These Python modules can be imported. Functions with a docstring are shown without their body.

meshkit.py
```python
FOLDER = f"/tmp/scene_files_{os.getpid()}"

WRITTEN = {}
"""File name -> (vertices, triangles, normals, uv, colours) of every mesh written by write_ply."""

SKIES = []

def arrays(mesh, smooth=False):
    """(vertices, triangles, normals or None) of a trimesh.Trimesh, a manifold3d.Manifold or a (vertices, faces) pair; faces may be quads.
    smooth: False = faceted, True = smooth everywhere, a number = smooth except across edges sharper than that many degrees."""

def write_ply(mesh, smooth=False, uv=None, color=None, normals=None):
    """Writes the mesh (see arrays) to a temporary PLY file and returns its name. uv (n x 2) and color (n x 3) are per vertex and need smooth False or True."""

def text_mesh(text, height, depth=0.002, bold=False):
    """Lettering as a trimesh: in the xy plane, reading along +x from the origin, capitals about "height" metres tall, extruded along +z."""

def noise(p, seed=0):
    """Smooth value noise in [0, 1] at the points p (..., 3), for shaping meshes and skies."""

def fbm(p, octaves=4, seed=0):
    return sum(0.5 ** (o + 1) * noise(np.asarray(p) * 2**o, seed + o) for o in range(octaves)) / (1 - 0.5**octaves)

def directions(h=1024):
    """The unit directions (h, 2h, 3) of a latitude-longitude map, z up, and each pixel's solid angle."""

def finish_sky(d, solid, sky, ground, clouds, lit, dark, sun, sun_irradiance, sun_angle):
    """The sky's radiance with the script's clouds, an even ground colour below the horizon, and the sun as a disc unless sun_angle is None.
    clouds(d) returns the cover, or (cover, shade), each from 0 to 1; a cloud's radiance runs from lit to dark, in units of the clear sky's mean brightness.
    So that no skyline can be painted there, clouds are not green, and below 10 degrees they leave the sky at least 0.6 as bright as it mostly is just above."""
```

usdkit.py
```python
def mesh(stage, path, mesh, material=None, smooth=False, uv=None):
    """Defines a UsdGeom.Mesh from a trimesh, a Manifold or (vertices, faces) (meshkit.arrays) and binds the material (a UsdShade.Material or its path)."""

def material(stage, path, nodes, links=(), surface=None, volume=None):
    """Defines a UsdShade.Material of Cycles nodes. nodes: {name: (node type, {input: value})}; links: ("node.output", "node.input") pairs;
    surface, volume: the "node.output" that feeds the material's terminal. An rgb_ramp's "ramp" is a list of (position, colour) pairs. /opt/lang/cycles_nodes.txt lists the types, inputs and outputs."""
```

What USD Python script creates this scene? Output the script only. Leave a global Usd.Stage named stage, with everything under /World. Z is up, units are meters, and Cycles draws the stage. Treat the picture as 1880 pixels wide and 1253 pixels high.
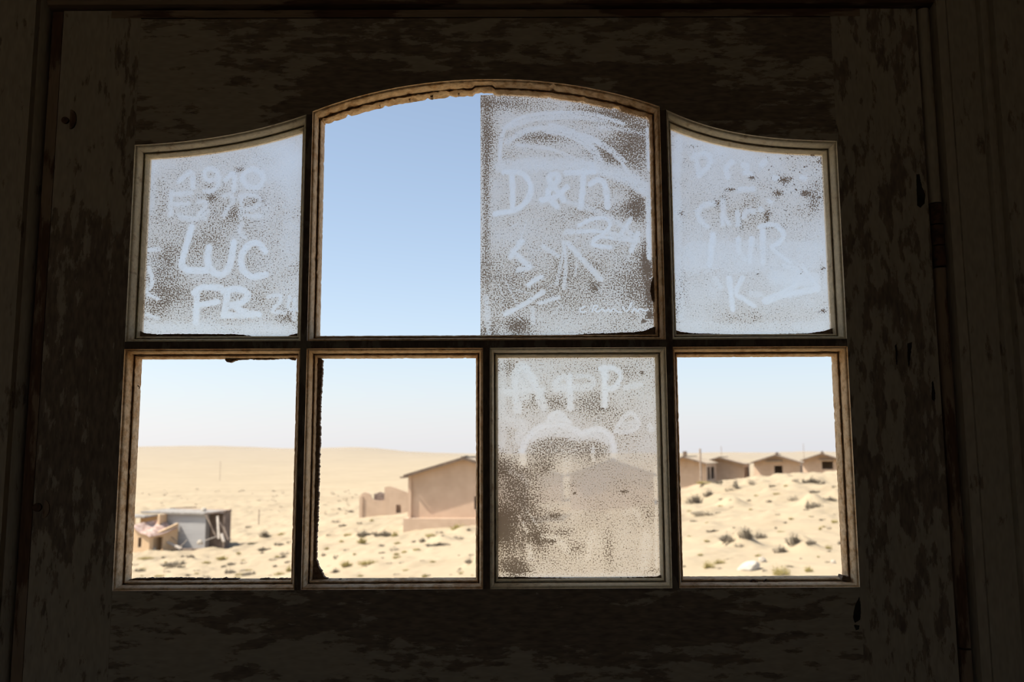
import math, random
import numpy as np, trimesh, usdkit, meshkit
from scipy.interpolate import RBFInterpolator, RegularGridInterpolator
from shapely.geometry import Polygon, box as sbox
from shapely.ops import unary_union
from pxr import Usd, UsdGeom, UsdLux, UsdShade, Gf, Sdf

random.seed(7)
rng = np.random.default_rng(7)
stage = Usd.Stage.CreateInMemory()
UsdGeom.SetStageUpAxis(stage, 'Z')
UsdGeom.SetStageMetersPerUnit(stage, 1.0)
UsdGeom.Xform.Define(stage, '/World')

# ------------------------------------------------------------------ camera
FPX = 1640.0                       # focal length in pixels of the 1880 x 1253 frame
EYE = np.array([0.0, 0.0, 1.55])
TILT, ROLL, YAW = map(math.radians, (7.239, 0.2576, -0.194))
D = 1.43                           # inner face of the door leaf


def _rot():
    c, s = math.cos, math.sin
    ry = np.array([[c(ROLL), 0, s(ROLL)], [0, 1, 0], [-s(ROLL), 0, c(ROLL)]])
    rx = np.array([[1, 0, 0], [0, c(TILT), -s(TILT)], [0, s(TILT), c(TILT)]])
    rz = np.array([[c(YAW), -s(YAW), 0], [s(YAW), c(YAW), 0], [0, 0, 1]])
    return rz @ rx @ ry


R = _rot()
cam = UsdGeom.Camera.Define(stage, '/World/camera')
cam.CreateFocalLengthAttr(36.0 * FPX / 1880)
cam.CreateHorizontalApertureAttr(36.0)
cam.CreateFStopAttr(6.8)
cam.CreateFocusDistanceAttr(1.445)
cam.CreateExposureAttr(-3.76)
_r, _f, _u = R[:, 0], R[:, 1], R[:, 2]
cam.AddTransformOp().Set(Gf.Matrix4d(*map(float, [*_r, 0, *_u, 0, *(-_f), 0, *EYE, 1])))

# ------------------------------------------------------------------ sky and sun
SUN = np.array([-1.0, -0.15, 1.19]); SUN /= np.linalg.norm(SUN)
sky_mat = usdkit.material(stage, '/World/Looks/sky', {
    's': ('sky_texture', {'sky_type': 'multiple_scattering', 'sun_disc': False, 'sun_elevation': math.asin(SUN[2]),
                          'sun_rotation': math.atan2(SUN[0], SUN[1]), 'altitude': 50.0, 'air_density': 1.0, 'aerosol_density': 5.0, 'ozone_density': 1.0}),
    'h': ('hsv', {'saturation': 0.79, 'value': 1.0}),
    'w': ('mix_color', {'blend_type': 'multiply', 'fac': 1.0, 'b': (1.03, 1.06, 1.07), 'use_clamp': False}),
    'b': ('background_shader', {'strength': 1.06})}, [('s.color', 'h.color'), ('h.color', 'w.a'), ('w.result', 'b.color')], surface='b.background')
dome = UsdLux.DomeLight.Define(stage, '/World/sky_dome')
UsdShade.MaterialBindingAPI.Apply(dome.GetPrim()).Bind(sky_mat)
sun = UsdLux.DistantLight.Define(stage, '/World/sun')
sun.CreateIntensityAttr(32.0)
sun.CreateNormalizeAttr(True)
sun.CreateColorAttr(Gf.Vec3f(1.0, 0.93, 0.82))
sun.CreateAngleAttr(0.53)
_z = Gf.Vec3d(*map(float, SUN)); _x = Gf.Cross(Gf.Vec3d(0, 1, 0), _z).GetNormalized(); _y = Gf.Cross(_z, _x)
sun.AddTransformOp().Set(Gf.Matrix4d(*_x, 0, *_y, 0, *_z, 0, 0, 0, 0, 1))


# ------------------------------------------------------------------ helpers
def at(px, py, Y):
    """The point at depth Y (world y) that lies behind a pixel of the photograph."""
    d = R @ np.array([(px - 940) / FPX, 1.0, -(py - 626.5) / FPX])
    return EYE + d * (Y / d[1])


def xz(px, py, Y=D):
    p = at(px, py, Y)
    return (p[0], p[2])


_used = {}


def numbered(parent, name):
    k = (parent, name)
    n = _used.get(k, 0)
    _used[k] = n + 1
    return f'{parent}/{name}' if n == 0 else f'{parent}/{name}_{n:03d}'


def tag(p, label=None, cat=None, group=None, kind=None):
    for k, v in (('label', label), ('category', cat), ('group', group), ('kind', kind)):
        if v:
            p.SetCustomDataByKey(k, v)
    return p


def thing(name, label=None, cat=None, loc=(0, 0, 0), rotz=0.0, group=None, kind=None, scale=None):
    x = UsdGeom.Xform.Define(stage, numbered('/World', name))
    x.AddTranslateOp().Set(Gf.Vec3d(*map(float, loc)))
    if rotz:
        x.AddRotateZOp().Set(math.degrees(rotz))
    if scale is not None:
        x.AddScaleOp().Set(Gf.Vec3f(*map(float, scale)))
    return tag(x.GetPrim(), label, cat, group, kind)


def part_group(parent, name, label=None):
    x = UsdGeom.Xform.Define(stage, numbered(str(parent.GetPath()), name))
    return tag(x.GetPrim(), label)


def obj(name, mesh, m, parent=None, smooth=False, label=None, kind=None, cat=None, group=None):
    base = '/World' if parent is None else str(parent.GetPath())
    p = usdkit.mesh(stage, numbered(base, name), mesh, m, smooth=smooth).GetPrim()
    return tag(p, label, cat, group, kind)


def copy_of(src, name, loc, rotz, scale, label, cat, group=None):
    x = UsdGeom.Xform.Define(stage, numbered('/World', name))
    x.AddTranslateOp().Set(Gf.Vec3d(*map(float, loc)))
    x.AddRotateZOp().Set(math.degrees(rotz))
    x.AddScaleOp().Set(Gf.Vec3f(*map(float, scale)))
    p = x.GetPrim()
    p.GetReferences().AddInternalReference(src.GetPath())
    p.SetInstanceable(True)
    return tag(p, label, cat, group)


def bx(x0, x1, y0, y1, z0, z1):
    m = trimesh.creation.box((x1 - x0, y1 - y0, z1 - z0))
    m.apply_translation(((x0 + x1) / 2, (y0 + y1) / 2, (z0 + z1) / 2))
    return m


def extrude_xz(poly, y0, y1):
    """A polygon of the xz plane given thickness along y."""
    ms = []
    for g in getattr(poly, 'geoms', [poly]):
        if g.is_empty or g.geom_type != 'Polygon':
            continue
        m = trimesh.creation.extrude_polygon(g, y1 - y0, engine='earcut')
        v = m.vertices
        ms.append(trimesh.Trimesh(np.c_[v[:, 0], y0 + v[:, 2], v[:, 1]], m.faces[:, ::-1], process=False))
    return trimesh.util.concatenate(ms)


def bar(p, q, w, h, twist=0.0):
    """A square-edged timber from p to q."""
    p, q = np.asarray(p, float), np.asarray(q, float)
    d = q - p; L = np.linalg.norm(d); d /= L
    s = np.cross(d, [0, 0, 1.0]) if abs(d[2]) < .95 else np.cross(d, [0, 1.0, 0]); s /= np.linalg.norm(s)
    t = np.cross(s, d)
    s, t = s * math.cos(twist) + t * math.sin(twist), t * math.cos(twist) - s * math.sin(twist)
    m = trimesh.creation.box((w, h, L))
    v = m.vertices
    m.vertices = (p + q) / 2 + v[:, :1] * s + v[:, 1:2] * t + v[:, 2:3] * d
    if np.linalg.det(np.c_[s, t, d]) < 0:
        m.invert()
    return m


def tube(pts, r, sides=8):
    p = np.asarray(pts, float)
    t = np.gradient(p, axis=0); t /= np.linalg.norm(t, axis=1, keepdims=True) + 1e-12
    a = np.cross(t, [0.13, 0.97, 0.2]); a /= np.linalg.norm(a, axis=1, keepdims=True) + 1e-12
    b = np.cross(t, a); ang = np.arange(sides) * 2 * np.pi / sides
    rr = np.broadcast_to(r, (len(p),))[:, None, None]
    v = (p[:, None] + rr * (np.cos(ang)[None, :, None] * a[:, None] + np.sin(ang)[None, :, None] * b[:, None])).reshape(-1, 3)
    f = []
    for i in range(len(p) - 1):
        for j in range(sides):
            k = (j + 1) % sides
            f += [[i * sides + j, i * sides + k, (i + 1) * sides + k], [i * sides + j, (i + 1) * sides + k, (i + 1) * sides + j]]
    n = len(v); v = np.vstack([v, p[0], p[-1]])
    for j in range(sides):
        k = (j + 1) % sides
        f += [[n, k, j], [n + 1, (len(p) - 1) * sides + j, (len(p) - 1) * sides + k]]
    m = trimesh.Trimesh(v, f, process=False)
    if m.volume < 0:
        m.invert()
    return m


# ------------------------------------------------------------------ materials
LK = '/World/Looks/'


def mat_simple(name, c1, c2, scale=6.0, rough=0.9, bump=0.0, stretch=(1, 1, 1), dist=0.01, lo=.35, hi=.65, detail=5.0):
    nodes = {'g': ('geometry', {}), 'mp': ('mapping', {'scale': stretch}),
             'n': ('noise_texture', {'scale': scale, 'detail': detail, 'roughness': 0.6}),
             'r': ('rgb_ramp', {'ramp': [(lo, c1), (hi, c2)]}),
             'p': ('principled_bsdf', {'roughness': rough, 'specular_ior_level': 0.25})}
    links = [('g.position', 'mp.vector'), ('mp.vector', 'n.vector'), ('n.fac', 'r.fac'), ('r.color', 'p.base_color')]
    if bump:
        nodes['b'] = ('bump', {'strength': bump, 'distance': dist})
        links += [('n.fac', 'b.height'), ('b.normal', 'p.normal')]
    return usdkit.material(stage, LK + name, nodes, links, surface='p.BSDF')


def mat_paint(name, paint, wood, stretch, masks, base=0.0, scale=16.0, tint=None, sharp=0.035, rough=0.8):
    """Old oil paint that has flaked off along the grain. masks: (x, z, rx, rz, weight): where more or less of it is gone."""
    n = {'g': ('geometry', {}), 'mp': ('mapping', {'scale': stretch}),
         'n': ('noise_texture', {'scale': scale, 'detail': 7.0, 'roughness': 0.62}),
         'n2': ('noise_texture', {'scale': 3.2, 'detail': 3.0}),
         'fine': ('noise_texture', {'scale': 160.0, 'detail': 3.0}),
         'm2': ('math', {'math_type': 'multiply_add', 'value2': 0.36, 'value3': -0.18 + base}),
         'sum': ('math', {'math_type': 'add'}),
         'ms': ('map_range', {'range_type': 'smoothstep', 'from_min': 0.5 - sharp, 'from_max': 0.5 + sharp, 'clamp': True}),
         'pc': ('rgb_ramp', {'ramp': [(.3, [c * .82 for c in paint]), (.7, paint)]}),
         'wc': ('rgb_ramp', {'ramp': [(.3, [c * .55 for c in wood]), (.7, wood)]}),
         'mix': ('mix_color', {}),
         'h': ('math', {'math_type': 'multiply_add', 'value2': -0.5}),
         'b': ('bump', {'strength': 0.5, 'distance': 0.0012}),
         'p': ('principled_bsdf', {'roughness': rough, 'specular_ior_level': 0.3})}
    l = [('g.position', 'mp.vector'), ('mp.vector', 'n.vector'), ('g.position', 'n2.vector'), ('mp.vector', 'fine.vector'),
         ('n2.fac', 'm2.value1'), ('n.fac', 'sum.value1'), ('m2.value', 'sum.value2')]
    last = 'sum.value'
    for i, (x, z, rx, rz, w) in enumerate(masks):
        n[f'k{i}'] = ('mapping', {'location': (-x / rx, 0, -z / rz), 'scale': (1 / rx, 0, 1 / rz)})
        n[f'l{i}'] = ('vector_math', {'math_type': 'length'})
        n[f'q{i}'] = ('map_range', {'range_type': 'smoothstep', 'from_min': 1.0, 'from_max': 0.25, 'to_min': 0.0, 'to_max': w, 'clamp': True})
        n[f'a{i}'] = ('math', {'math_type': 'add'})
        l += [('g.position', f'k{i}.vector'), (f'k{i}.vector', f'l{i}.vector1'), (f'l{i}.value', f'q{i}.value'), (last, f'a{i}.value1'), (f'q{i}.result', f'a{i}.value2')]
        last = f'a{i}.value'
    l += [(last, 'ms.value'), ('ms.result', 'mix.fac'), ('fine.fac', 'pc.fac'), ('fine.fac', 'wc.fac'), ('pc.color', 'mix.a'), ('wc.color', 'mix.b'),
          ('mix.result', 'p.base_color'), ('ms.result', 'h.value1'), ('fine.fac', 'h.value3'), ('h.value', 'b.height'), ('b.normal', 'p.normal')]
    return usdkit.material(stage, LK + name, n, l, surface='p.BSDF')


ZE = EYE[2]
PAINT, WOOD = (0.44, 0.375, 0.28), (0.27, 0.205, 0.15)
stile_left_mask = [(*xz(125, 640), .07, .34, .075), (*xz(185, 620), .05, .28, .06), (*xz(150, 60), .08, .2, -.12), (*xz(165, 300), .1, .14, -.10), (*xz(140, 1180), .1, .15, -.08), (*xz(215, 720), .06, .3, .12), (*xz(100, 900), .05, .2, .05)]
M_stile = mat_paint('flaked_paint_upright', PAINT, WOOD, (1.0, 1.0, 0.30), stile_left_mask + [(*xz(1650, 700), .12, .5, .05)], base=-0.03, scale=62)
M_rail = mat_paint('flaked_paint_level', PAINT, WOOD, (0.28, 1.0, 1.0),
                   [(*xz(740, 175), .20, .05, .30), (*xz(640, 150), .09, .05, .22), (*xz(930, 140), .16, .03, .2), (*xz(1230, 170), .12, .06, .26), (*xz(560, 200), .06, .03, .22), (*xz(1130, 130), .2, .02, .14),
                    (*xz(900, 40), .8, .03, .06), (*xz(700, 90), .45, .04, .06), (*xz(330, 120), .13, .1, -.12), (*xz(420, 220), .12, .08, -.1), (*xz(1480, 60), .15, .06, .14), (*xz(1400, 200), .15, .06, .10),
                    (*xz(900, 1120), .7, .07, .12), (*xz(330, 1210), .10, .05, -.13), (*xz(580, 1215), .12, .05, -.12), (*xz(940, 1240), .1, .05, -.08), (*xz(1200, 1160), .3, .06, .12)], base=-0.025, scale=58)
M_bar = mat_paint('bar_paint', (0.20, 0.16, 0.12), (0.14, 0.10, 0.07), (1, 1, .4), [], base=0.06, scale=30)
M_frame = mat_paint('frame_paint', PAINT, WOOD, (1.0, 1.0, 0.3), [], base=-0.15, scale=48)
M_bead = mat_paint('frame_bead_paint', (0.30, 0.21, 0.14), (0.15, 0.08, 0.045), (1.0, 1.0, 0.2), [], base=-0.02, scale=24)
M_bead_level = mat_paint('frame_bead_paint_level', (0.30, 0.21, 0.14), (0.15, 0.08, 0.045), (0.15, 1.0, 1.0), [], base=-0.02, scale=24)
M_mould = mat_paint('moulding_paint', (0.84, 0.74, 0.55), (0.58, 0.42, 0.25), (1.0, 1.0, 1.0), [], base=-0.17, scale=60, sharp=.12)
M_mould_worn = mat_paint('moulding_bare_wood', (0.82, 0.60, 0.37), (0.62, 0.36, 0.16), (1.0, 1.0, 1.0), [], base=-0.05, scale=70, sharp=.16)
M_putty = mat_simple('old_putty', (0.10, 0.06, 0.035), (0.22, 0.15, 0.10), scale=180, bump=.6, dist=.002)
M_iron = mat_simple('rusty_iron', (0.05, 0.03, 0.02), (0.14, 0.07, 0.04), scale=90, rough=.7, bump=.3, dist=.001)
M_hole = mat_simple('hole_shade', (0.015, 0.011, 0.008), (0.04, 0.03, 0.022), scale=60)  # darkness inside holes, as a flat colour
M_plaster = mat_simple('room_plaster', (0.54, 0.51, 0.47), (0.66, 0.63, 0.59), scale=3, bump=.2)
M_floor = mat_simple('sandy_floor', (0.50, 0.40, 0.27), (0.60, 0.48, 0.33), scale=5, bump=.3)
M_facade = mat_simple('outer_plaster', (0.45, 0.34, 0.25), (0.55, 0.43, 0.32), scale=2, bump=.2)
M_wall = mat_simple('house_plaster', (0.46, 0.325, 0.225), (0.54, 0.39, 0.275), scale=0.9, lo=.3, hi=.7)
M_wall_tan = mat_simple('shed_plaster', (0.54, 0.37, 0.22), (0.62, 0.44, 0.27), scale=1.2, lo=.3, hi=.7)
M_concrete = mat_simple('grey_concrete', (0.31, 0.295, 0.285), (0.39, 0.375, 0.36), scale=1.0, stretch=(.3, .3, 3), lo=.3, hi=.7)
M_roof = mat_simple('grey_brown_roofing', (0.30, 0.235, 0.165), (0.40, 0.315, 0.225), scale=1.5)
M_roof_dark = mat_simple('roof_edge_timber', (0.10, 0.07, 0.05), (0.17, 0.12, 0.085), scale=3)
M_roof_grey = mat_simple('grey_sheet_roofing', (0.20, 0.175, 0.15), (0.31, 0.285, 0.255), scale=2)
M_roof_red = mat_simple('reddish_roofing', (0.36, 0.22, 0.17), (0.58, 0.44, 0.37), scale=3.5, lo=.4, hi=.6)
M_brick = mat_simple('broken_masonry', (0.16, 0.11, 0.085), (0.34, 0.25, 0.19), scale=3.5)
M_darkwood = mat_simple('weathered_dark_boards', (0.10, 0.075, 0.06), (0.20, 0.15, 0.12), scale=3, stretch=(3, 3, .4))
M_timber = mat_simple('bleached_timber', (0.42, 0.36, 0.30), (0.58, 0.51, 0.43), scale=3)
M_timber_brown = mat_simple('brown_timber', (0.20, 0.145, 0.11), (0.32, 0.25, 0.19), scale=3)
M_rock = mat_simple('pale_rock', (0.36, 0.305, 0.24), (0.46, 0.41, 0.34), scale=2.5, bump=.3, dist=.03)
M_scrub = mat_simple('dry_scrub', (0.13, 0.105, 0.075), (0.26, 0.215, 0.155), scale=4)
M_scrub_pale = mat_simple('pale_dry_scrub', (0.28, 0.23, 0.165), (0.38, 0.32, 0.235), scale=4)
M_olive = mat_simple('olive_scrub', (0.27, 0.21, 0.075), (0.42, 0.34, 0.13), scale=4)
M_glass_hole = M_darkwood

# the sand: pale, a little darker where fine scrub stands too far off to be told apart
M_sand = usdkit.material(stage, LK + 'desert_sand', {
    'g': ('geometry', {}),
    'n1': ('noise_texture', {'scale': 0.035, 'detail': 5.0, 'roughness': .6}),
    'n2': ('noise_texture', {'scale': 0.30, 'detail': 6.0, 'roughness': .7}),
    'n3': ('noise_texture', {'scale': 1.1, 'detail': 4.0, 'roughness': .7}),
    'r1': ('rgb_ramp', {'ramp': [(.35, (0.318, 0.252, 0.166)), (.65, (0.362, 0.288, 0.191))]}),
    'n4': ('noise_texture', {'scale': 0.09, 'detail': 7.0, 'roughness': .75}),
    'mx4': ('math', {'math_type': 'multiply_add', 'value2': .5}), 'mh': ('math', {'math_type': 'multiply', 'value2': .5}),
    'r2': ('map_range', {'from_min': .50, 'from_max': .68, 'to_min': 0.0, 'to_max': .62, 'clamp': True}),
    'mx': ('mix_color', {'b': (0.24, 0.18, 0.115)}), 'sy': ('separate_xyz', {}), 'my': ('map_range', {'from_min': 280.0, 'from_max': 1500.0, 'to_min': 0.0, 'to_max': .75, 'clamp': True}), 'fx': ('mix_color', {'b': (0.285, 0.240, 0.185)}),  # my, fx: distant haze painted in, ground greyer with distance
    'bp': ('bump', {'strength': .35, 'distance': .15}),
    'p': ('principled_bsdf', {'roughness': .95, 'specular_ior_level': .1})},
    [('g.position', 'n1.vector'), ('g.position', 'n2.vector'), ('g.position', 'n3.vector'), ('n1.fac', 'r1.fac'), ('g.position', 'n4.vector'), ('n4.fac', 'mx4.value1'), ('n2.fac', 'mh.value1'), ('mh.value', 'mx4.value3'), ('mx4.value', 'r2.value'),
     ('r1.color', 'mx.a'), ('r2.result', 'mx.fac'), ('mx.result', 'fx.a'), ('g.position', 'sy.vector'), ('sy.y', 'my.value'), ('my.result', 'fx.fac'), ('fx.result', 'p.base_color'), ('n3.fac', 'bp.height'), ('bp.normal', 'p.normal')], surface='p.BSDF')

# ------------------------------------------------------------------ the desert
ctrl = []
for th in np.linspace(-.75, .75, 7):
    ctrl += [(th, 8, -.50), (th, 14, -.30)]


def cp(px, py, Y):
    d = at(px, py, Y) - EYE
    r = math.hypot(d[0], d[1])
    ctrl.append((math.atan2(d[0], d[1]), r, d[2] / r))


for q in [(60, 1090, 50), (240, 1064, 60), (530, 1064, 52), (235, 1016, 86), (430, 1004, 92), (535, 985, 95), (240, 950, 150), (430, 945, 150), (535, 942, 150), (240, 905, 260), (535, 905, 260), (240, 880, 450), (535, 880, 460),
          (240, 850, 900), (535, 853, 900), (250, 821, 1600), (320, 818.5, 1600), (380, 818, 1600), (440, 823, 1600), (540, 825.5, 1600), (600, 822, 1600), (640, 820, 1600), (700, 824.5, 1600), (760, 831, 1600), (830, 837.5, 1700), (940, 838, 1800),
          (600, 1064, 44), (740, 1064, 40), (870, 1064, 36), (620, 1010, 58), (748, 976, 70), (870, 966, 68), (950, 960, 68), (660, 951, 111), (750, 941, 112), (590, 935, 140), (600, 905, 260), (600, 876, 480), (760, 875, 480), (860, 868, 480),
          (980, 1064, 32), (1200, 1064, 28), (1000, 960, 70), (1130, 936, 85), (1000, 915, 140), (1130, 905, 140),
          (1250, 1064, 27), (1400, 1064, 25), (1550, 1064, 24), (1250, 985, 41), (1400, 988, 40), (1540, 985, 38), (1250, 930, 72), (1400, 925, 68), (1540, 912, 62), (1255, 893, 128), (1310, 889, 140), (1385, 884, 140), (1467, 874, 128), (1540, 862, 112),
          (1250, 872, 210), (1385, 866, 240), (1540, 866, 240), (1250, 850, 600), (1540, 852, 600), (1250, 841, 1500), (1385, 840, 1500), (1540, 842, 1500), (1700, 842, 1500), (1700, 1064, 24), (1700, 960, 45), (1700, 890, 110)]:
    cp(*q)
for th in np.linspace(-.75, .75, 9):
    ctrl += [(th, 2600, .0005), (th, 4500, -.001)]
ctrl = np.array(ctrl)
_rbf = RBFInterpolator(np.c_[ctrl[:, 0] * 2.5, np.log(ctrl[:, 1])], ctrl[:, 2], kernel='linear', smoothing=0.002)
_th, _lr = np.linspace(-.78, .78, 160), np.linspace(math.log(6), math.log(5000), 150)
_T, _L = np.meshgrid(_th, _lr, indexing='ij')
_S = _rbf(np.c_[_T.ravel() * 2.5, _L.ravel()]).reshape(_T.shape)
from scipy.ndimage import gaussian_filter
_S = gaussian_filter(_S, 1.2, mode='nearest')
_slope = RegularGridInterpolator((_th, _lr), _S, bounds_error=False, fill_value=None)

MOUNDS = []      # (x, y, height, radius along x, radius along y): the little dunes one can make out


def base_z(x, y):
    x, y = np.asarray(x, float), np.asarray(y, float)
    r = np.maximum(np.hypot(x, y), 6.0)
    th = np.arctan2(x, y)
    s = _slope(np.stack([np.clip(th, -.77, .77), np.log(np.clip(r, 6.1, 4900))], -1))
    mid = np.interp(np.log(r), _lr, _S.mean(0))
    w = np.clip((np.abs(th) - .8) / .8, 0, 1); w = w * w * (3 - 2 * w)
    return ZE + r * (s * (1 - w) + mid * w)


def ground_z(x, y):
    x, y = np.asarray(x, float), np.asarray(y, float)
    z = base_z(x, y)
    r = np.hypot(x, y)
    near = np.clip((r - 16) / 12, 0, 1) * np.clip((420 - r) / 250, 0, 1)
    p = np.stack([x, y, np.zeros_like(x)], -1)
    side = np.clip((x / np.maximum(r, 1) + .12) / .35, 0.25, 1)
    n = meshkit.fbm(p * np.array([.16, .20, 1]) + 11.3, 3, seed=3)
    hum = np.clip(n - .46, 0, 1) * 3.0
    hum2 = np.clip(meshkit.fbm(p * .55 + 4.7, 4, seed=9) - .45, 0, 1) * 1.3
    z = z + near * (hum * side * np.clip(r / 110, .28, .85) + hum2 * np.clip(r / 80, .4, 1.0) - .42 * side)
    far = np.clip((r - 300) / 500, 0, 1)
    z = z + far * (meshkit.fbm(p * .006, 4, seed=21) - .5) * r * .0045
    for mx, my, h, a, b in MOUNDS:
        z = z + h * np.exp(-((x - mx) / a) ** 2 - ((y - my) / b) ** 2)
    return z


def hit(px, py, near=16.0):
    """Where the line of sight through a pixel meets the sand: the first point beyond NEAR."""
    Y = np.exp(np.linspace(math.log(near), math.log(1500), 900))
    P = np.array([at(px, py, y) for y in (1.0,)])[0] - EYE
    pts = EYE + P[None] * Y[:, None]
    g = ground_z(pts[:, 0], pts[:, 1])
    k = np.argmax(pts[:, 2] < g)
    return np.array([pts[k, 0], pts[k, 1], g[k]])


for px, py, hpx, wpx, Y in [(1362, 990, 26, 50, 39), (1470, 1010, 30, 48, 35), (1345, 918, 19, 38, 72), (1490, 935, 18, 34, 62), (1522, 880, 8, 34, 98), (1440, 882, 9, 26, 105), (1400, 893, 7, 20, 100), (1373, 897, 8, 16, 98),
                            (1500, 893, 10, 26, 90), (1455, 902, 12, 24, 88), (1410, 910, 10, 24, 84), (1300, 898, 9, 30, 105), (810, 1003, 12, 34, 56), (880, 1040, 16, 36, 42), (690, 1040, 8, 40, 47), (1370, 882, 4, 16, 118), (1335, 893, 5, 18, 108), (1535, 905, 14, 22, 70)]:
    p = at(px, py, Y); u = Y / FPX
    MOUNDS.append((p[0], p[1], hpx * u, wpx * .62 * u, max(wpx * .8 * u, 1.0)))

th = np.concatenate([np.linspace(-math.pi, -.70, 40, endpoint=False), np.linspace(-.70, .70, 600), np.linspace(.70, math.pi, 41)[1:-1]])
rr = np.concatenate([np.geomspace(2.2, 20, 24, endpoint=False), np.geomspace(20, 220, 420, endpoint=False), np.geomspace(220, 4800, 110)])
TT, RR = np.meshgrid(th, rr, indexing='ij')
gx, gy = RR * np.sin(TT), RR * np.cos(TT)
gz = ground_z(gx, gy)
gz = np.where(RR < 14, np.minimum(gz, ZE - 4.6), gz)
nt, nr = TT.shape
i, j = np.meshgrid(np.arange(nt), np.arange(nr - 1), indexing='ij'); i2 = (i + 1) % nt
quads = np.stack([i * nr + j, i * nr + j + 1, i2 * nr + j + 1, i2 * nr + j], -1).reshape(-1, 4)
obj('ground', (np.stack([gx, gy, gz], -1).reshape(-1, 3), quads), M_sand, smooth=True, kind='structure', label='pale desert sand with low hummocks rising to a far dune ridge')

# ------------------------------------------------------------------ the room
RX0, RX1, RY0, RH = -2.0, 2.1, -2.6, 2.95
FX0, FX1, FTOP = -0.93, 0.93, 2.42          # outside of the door frame
w = bx(RX0 - .2, FX0, D + .01, D + .14, -5.0, RH)
w2 = bx(FX1, RX1 + .2, D + .01, D + .14, -5.0, RH)
w3 = bx(FX0, FX1, D + .01, D + .14, FTOP, RH)
w4 = bx(FX0, FX1, D + .01, D + .14, -5.0, 0.0)
obj('wall_front', trimesh.util.concatenate([w, w2, w3, w4]), M_facade, kind='structure', label='thick plastered wall around the door frame')
obj('wall_left', bx(RX0 - .2, RX0, RY0, D + .01, 0, RH), M_plaster, kind='structure')
obj('wall_right', bx(RX1, RX1 + .2, RY0, D + .01, 0, RH), M_plaster, kind='structure')
BW = (-1.6, -.6, .95, 2.22)               # added glassless window behind the viewer, put in to brighten the dark room
obj('wall_back', extrude_xz(sbox(RX0 - .2, 0, RX1 + .2, RH).difference(sbox(BW[0], BW[2], BW[1], BW[3])), RY0 - .2, RY0), M_plaster, kind='structure')
win = thing('added_window_1', 'added glassless window frame in the unseen back wall, lets in extra daylight', kind='structure')
obj('frame', extrude_xz(sbox(BW[0], BW[2], BW[1], BW[3]).difference(sbox(BW[0] + .06, BW[2] + .06, BW[1] - .06, BW[3] - .06)), RY0 - .15, RY0 - .08), M_plaster, win)
obj('sill', bx(BW[0] - .05, BW[1] + .05, RY0 - .2, RY0 + .04, BW[2] - .04, BW[2] + .005), M_plaster, win)
obj('floor', bx(RX0 - .2, RX1 + .2, RY0 - .2, D + .01, -.2, 0.0), M_floor, kind='structure')
obj('ceiling', bx(RX0 - .2, RX1 + .2, RY0 - .2, D + .14, RH, RH + .2), M_plaster, kind='structure')

# ------------------------------------------------------------------ door frame
LL, LR = xz(60, 600)[0], xz(1719, 600)[0]             # edges of the leaf
LT = xz(900, 18)[1]                                   # its top
LIN = D + .13


def profile_bar(pts, z0, z1):
    """A moulded upright: a polygon of the xy plane given height."""
    m = trimesh.creation.extrude_polygon(Polygon(pts), z1 - z0, engine='earcut')
    m.apply_translation((0, 0, z0))
    return m


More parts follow.
